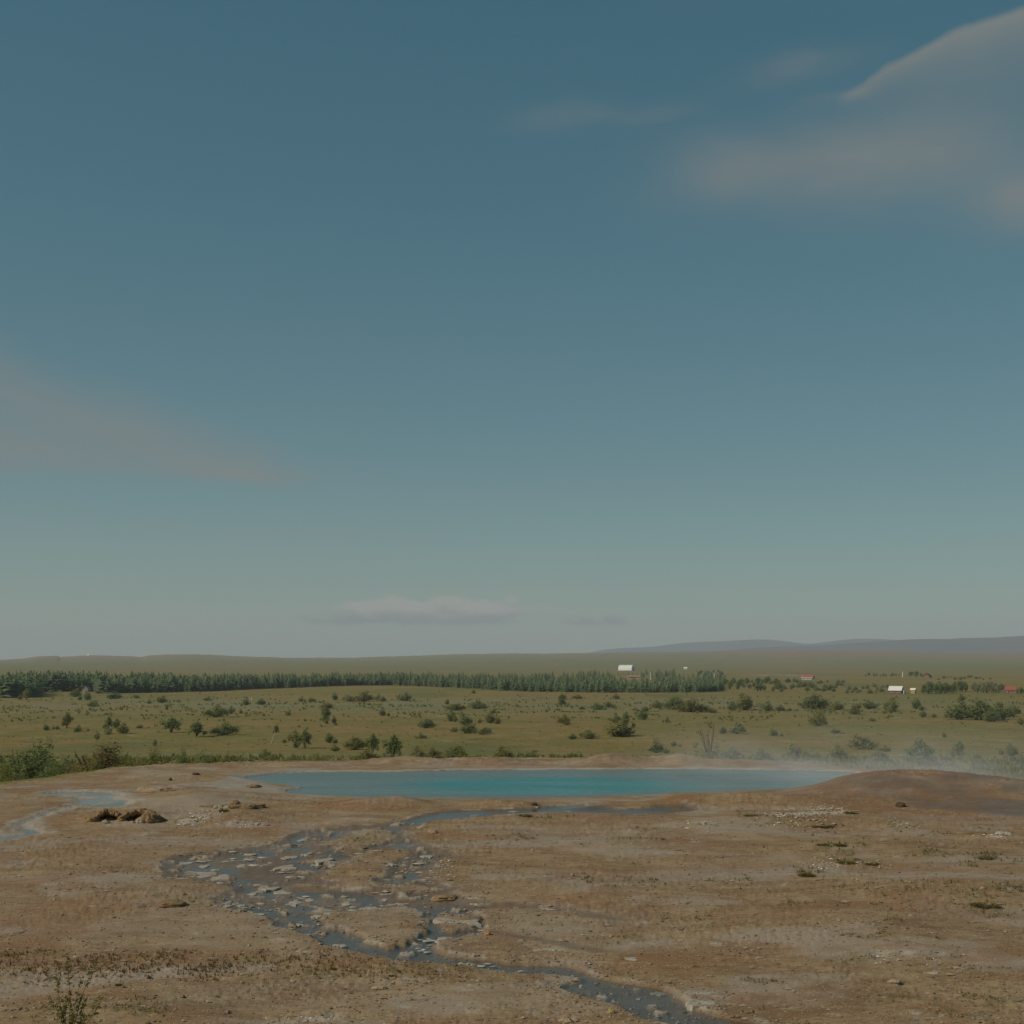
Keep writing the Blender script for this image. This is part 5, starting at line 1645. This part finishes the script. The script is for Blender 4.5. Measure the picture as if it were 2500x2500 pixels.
# ------------------------------------------------------------------ far buildings
M_WHITE = simple('white_painted_metal', (.78, .78, .74), .6, .4, .05, 1.0)
M_REDROOF = simple('red_metal_roof', (.34, .10, .065), .6, .4, .1, 1.0)
M_REDWALL = simple('red_timber', (.22, .085, .06), .85, .2, .15, 2.0)
M_CREAM = simple('cream_render', (.60, .56, .48), .85, .2, .08, 1.0)
M_BROWN = simple('brown_timber', (.25, .125, .075), .85, .2, .15, 2.0)
M_DARKROOF = simple('dark_roof_sheet', (.045, .045, .055), .7, .3, .1, 1.0)
M_YELLOWW = simple('ochre_timber', (.46, .28, .08), .85, .2, .12, 2.0)
M_RUSTROOF = simple('faded_rust_roof', (.36, .20, .15), .8, .2, .12, 1.0)
M_GREYW = simple('weathered_grey_timber', (.27, .25, .23), .9, .2, .15, 2.0)
M_GLASS, ntg, bg_ = mat_base('window_glass', .08, .6)
bg_.inputs['Base Color'].default_value = (.03, .04, .045, 1)
M_TRIM = simple('white_trim_paint', (.80, .79, .76), .6, .3, .03, 1.0)


def slab_between(a, b, ht, th):
    """thick rectangular roof plane: a,b lower/upper edge pairs"""
    pass


def gable_house(name, label, px, py, L, W, hw, hr, rot, wall, roof, wins=(), door=None, over=.45, trim=None, chimney=None, porch=False):
    x, y = at(px, py)
    e = empty(name, (x, y, height(x, y) - .05), R(rot))
    l, w = L / 2, W / 2
    Vv = [(-l, -w, 0), (l, -w, 0), (l, w, 0), (-l, w, 0), (-l, -w, hw), (l, -w, hw), (l, w, hw), (-l, w, hw), (-l, 0, hr), (l, 0, hr)]
    Ff = [(0, 1, 5, 4), (1, 2, 6, 9, 5), (2, 3, 7, 6), (3, 0, 4, 8, 7), (4, 5, 9, 8), (6, 7, 8, 9), (3, 2, 1, 0)]
    link('wall', new_mesh('wall', Vv, Ff, wall), e)
    th = .22; sl = (hr - hw) / w; lo_ = hw - over * sl
    Vv, Ff = [], []
    for s in (-1, 1):
        b = len(Vv)
        for dz_ in (.06, .06 + th):
            Vv += [(-l - over, s * (w + over), lo_ + dz_), (l + over, s * (w + over), lo_ + dz_), (l + over, 0, hr + dz_), (-l - over, 0, hr + dz_)]
        for f in ((0, 1, 2, 3), (4, 5, 6, 7), (0, 1, 5, 4), (1, 2, 6, 5), (3, 0, 4, 7)):
            Ff.append(tuple(b + q for q in f))
    rf = link('roof', new_mesh('roof', Vv, Ff, roof), e)
    if chimney:
        link('chimney', box_mesh('chimney', (chimney - .35, -.35, hr - .6), (chimney + .35, .35, hr + .8), wall), rf)
    if trim:
        for sx_ in (-1, 1):
            Vv, Ff = [], []
            for s in (-1, 1):
                b = len(Vv)
                for xx_ in (sx_ * (l + over + .02), sx_ * (l + over + .14)):
                    Vv += [(xx_, s * (w + over), lo_ - .12), (xx_, s * (w + over), lo_ + .34), (xx_, 0, hr + .36), (xx_, 0, hr - .10)]
                for f in ((0, 1, 2, 3), (4, 5, 6, 7), (0, 1, 5, 4), (1, 2, 6, 5), (3, 0, 4, 7)):
                    Ff.append(tuple(b + q for q in f))
            link('bargeboard', new_mesh('bargeboard', Vv, Ff, trim), e)
        link('fascia', box_mesh('fascia', (-l - over, -w - over - .14, lo_ - .14), (l + over, -w - over - .02, lo_ + .30), trim), e)
    for (side, c, z0, ww, hh) in wins:
        if side == 'f':
            fr = link('window', box_mesh('window', (c - ww / 2, -w - .08, z0), (c + ww / 2, -w - .003, z0 + hh), M_TRIM), e)
            link('pane', box_mesh('pane', (c - ww / 2 + .12, -w - .10, z0 + .12), (c + ww / 2 - .12, -w - .082, z0 + hh - .12), M_GLASS), fr)
        else:
            fr = link('window', box_mesh('window', (l + .003, c - ww / 2, z0), (l + .08, c + ww / 2, z0 + hh), M_TRIM), e)
            link('pane', box_mesh('pane', (l + .082, c - ww / 2 + .12, z0 + .12), (l + .10, c + ww / 2 - .12, z0 + hh - .12), M_GLASS), fr)
    if door is not None:
        link('door', box_mesh('door', (door - .5, -w - .07, .1), (door + .5, -w - .003, 2.2), M_TRIM), e)
    if porch:
        for c in (-W * .45, 0, W * .45):
            link('post', box_mesh('post', (l + 1.5, c - .12, 0), (l + 1.74, c + .12, hw), M_TRIM), e)
        link('deck', box_mesh('deck', (l + .01, -w, .0), (l + 1.9, w, .35), M_GREYW), e)
        link('balcony_panel', box_mesh('balcony_panel', (l + 1.52, -w * .9, .36), (l + 1.62, w * .9, 1.3), M_TRIM), e)
    tag(e, label, 'house' if 'house' in name else 'cabin' if 'cabin' in name else 'shed')
    return e


gable_house('red_cabin', 'red timber cabin with a bright white gabled roof beside a yellow shed', 2188, 1694.5, 6.6, 5.4, 2.5, 4.4, -28, M_REDWALL, M_WHITE,
            [('f', -2.4, .9, .9, 1.2), ('f', -.9, .9, .9, 1.2), ('f', 1.0, .9, 1.2, 1.2), ('f', 2.5, .9, .8, 1.2), ('s', 0, .9, 1.8, 1.2), ('s', 0, 2.7, .9, .8)], None, .5, M_TRIM, None, True)
gable_house('yellow_shed', 'small ochre yellow shed with a white roof beside the red cabin', 2230, 1693.5, 2.6, 2.0, 2.2, 2.9, -35, M_YELLOWW, M_WHITE, [('f', 0, .9, .6, .8)], None, .35)
gable_house('red_roofed_house', 'white house with an orange-red gabled roof and white bargeboards', 1973, 1659.5, 10, 8, 2.5, 5.2, -30, M_CREAM, M_REDROOF,
            [('f', -3.6, .8, 1.1, 1.3), ('f', -1.6, .8, 1.1, 1.3), ('f', .6, .8, 1.6, 1.5), ('f', 3.2, .8, 1.4, 1.5), ('s', -1.8, .8, 1.3, 1.3), ('s', 1.6, .8, 1.3, 1.3), ('s', 0, 3.0, 1.0, 1.0)], -.5, .6, M_TRIM)
gable_house('brown_cabin', 'brown timber cabin with a dark roof among trees at upper right', 2264, 1655.5, 8.5, 7, 2.4, 5.0, 58, M_BROWN, M_DARKROOF, [('f', -2, .8, 1.2, 1.2), ('f', 1.2, .8, 1.2, 1.2)], None, .6)
gable_house('red_cabin', 'small red cabin with a red roof and a white front window at right edge', 2468, 1692.5, 6.0, 4.6, 2.1, 3.9, -22, M_REDWALL, M_REDROOF, [('f', .3, .6, 1.2, 1.3), ('f', 2.2, .6, .8, 1.2), ('f', -2.0, .6, .7, 1.0)], None, .4, None, None, True)
gable_house('low_house', 'long low cream house with a faded rust roof among the conifers', 1546, 1657, 12.5, 6, 2.1, 3.5, -4, M_CREAM, M_RUSTROOF,
            [('f', -4.6, .7, 1.2, 1.0), ('f', -2.6, .7, 1.0, 1.0), ('f', 2.4, .7, 1.6, 1.0), ('f', 4.8, .7, 1.2, 1.0)], 0, .7)
gable_house('white_cabin', 'tiny white cabin half hidden in trees right of the arched hall', 1674, 1634, 6, 5, 2.4, 4.0, -20, M_CREAM, M_WHITE, [('f', 0, .8, 1.4, 1.2)], None, .4)
gable_house('farm_house', 'tiny pale farmhouse below the reddish bluffs at left', 216, 1613.5, 13, 9, 4.0, 7.0, -20, M_CREAM, M_WHITE, [('f', -3, 1, 1.5, 1.5), ('f', 3, 1, 1.5, 1.5)], None, .5)
gable_house('grey_hut', 'weathered grey gabled hut in front of the dark conifers at left', 211, 1689, 3.6, 4.4, 1.5, 3.6, 78, M_GREYW, M_GREYW, [('f', 0, .6, .6, .6)], None, .35)

# white arched hall
x, y = at(1530, 1637)
e = empty('arched_hall', (x, y, height(x, y) - .05), R(-24))
k_ = y / F
Lh, Rh = 34 * k_, 13.5 * k_
n = 20
Vv, Ff = [], []
for i in range(n + 1):
    a = math.pi * i / n
    for xx_ in (-Lh / 2, Lh / 2):
        Vv.append((xx_, -math.cos(a) * Rh, math.sin(a) ** .8 * Rh * 1.0))
for i in range(n):
    q = 2 * i
    Ff.append((q, q + 1, q + 3, q + 2))
link('vault', new_mesh('vault', Vv, Ff, M_WHITE, True), e)
for s in (-1, 1):
    Ve = [(s * (Lh / 2 - .02), -math.cos(math.pi * i / n) * Rh * .995, math.sin(math.pi * i / n) ** .8 * Rh * .995) for i in range(n + 1)]
    link('end_wall', new_mesh('end_wall', Ve, [tuple(range(n + 1))], M_WHITE), e)
link('door', box_mesh('door', (Lh / 2 + .01, -Rh * .3, .05), (Lh / 2 + .15, Rh * .3, Rh * .55), M_GREYW), e)
for q in range(1, 7):
    xr = -Lh / 2 + Lh * q / 7
    Vv, Ff = [], []
    for i in range(n + 1):
        a = math.pi * i / n
        for dx_, rr_ in ((-.1, 1.0), (.1, 1.0), (.1, 1.012), (-.1, 1.012)):
            Vv.append((xr + dx_, -math.cos(a) * Rh * rr_, math.sin(a) ** .8 * Rh * rr_))
    for i in range(n):
        b = 4 * i
        for j in range(4):
            Ff.append((b + j, b + (j + 1) % 4, b + 4 + (j + 1) % 4, b + 4 + j))
    link('rib', new_mesh('rib', Vv, Ff, M_WHITE), e)
tag(e, 'large white arched hall standing behind the conifer plantation', 'hall')

# poles
for i, (px, py, top, lb) in enumerate([(1589, 1659, 1642, 'white pole standing among conifers right of the low house'), (1744, 1664, 1645, 'white pole at the right end of the conifers'), (2204, 1653, 1640, 'pale pole with a crossarm above the red cabin'),
                                       (614, 1709, 1703, 'short white marker post on the meadow before the conifers')]):
    x, y = at(px, py)
    hh = (py - top) / F * y
    e = empty('marker_post' if i == 3 else 'utility_pole', (x, y, height(x, y)))
    rr_ = .9 * y / F
    Vv, Ff = [], []
    tube(Vv, Ff, [(0, 0, -.2), (0, 0, hh * .5), (0, 0, hh)], [rr_, rr_ * .9, rr_ * .8], 8)
    link('pole', new_mesh('pole', Vv, Ff, M_TRIM), e)
    if i < 3:
        link('crossarm', box_mesh('crossarm', (-.6 if i != 2 else -.3, -.15, hh * .93), (.6 if i != 2 else 1.6, .15, hh * .97), M_TRIM), e)
    else:
        link('cap', box_mesh('cap', (-rr_ * 1.2, -rr_ * 1.2, hh - .02), (rr_ * 1.2, rr_ * 1.2, hh + .08), M_TRIM), e)
    tag(e, lb, 'pole' if i < 3 else 'post')

# pale gravel track to the red-roofed house
M_TRACK = simple('pale_gravel', (.36, .31, .20), .95, .1, .15, .3)
tp = [at(px, py) for (px, py) in ((1840, 1650), (1880, 1649.3), (1930, 1649), (1960, 1649.5))]
Vv, Ff = [], []
fine_t = []
for i in range(len(tp) - 1):
    for q in range(12):
        t = q / 12
        fine_t.append((tp[i][0] * (1 - t) + tp[i + 1][0] * t, tp[i][1] * (1 - t) + tp[i + 1][1] * t))
fine_t.append(tp[-1])
for (x, y) in fine_t:
    Vv += [(x, y - 40, height(x, y - 40) + .35), (x, y + 40, height(x, y + 40) + .35)]
for i in range(len(fine_t) - 1):
    Ff.append((2 * i, 2 * i + 2, 2 * i + 3, 2 * i + 1))
tag(link('gravel_track', new_mesh('gravel_track', Vv, Ff, M_TRACK)), None, None, kind='structure')
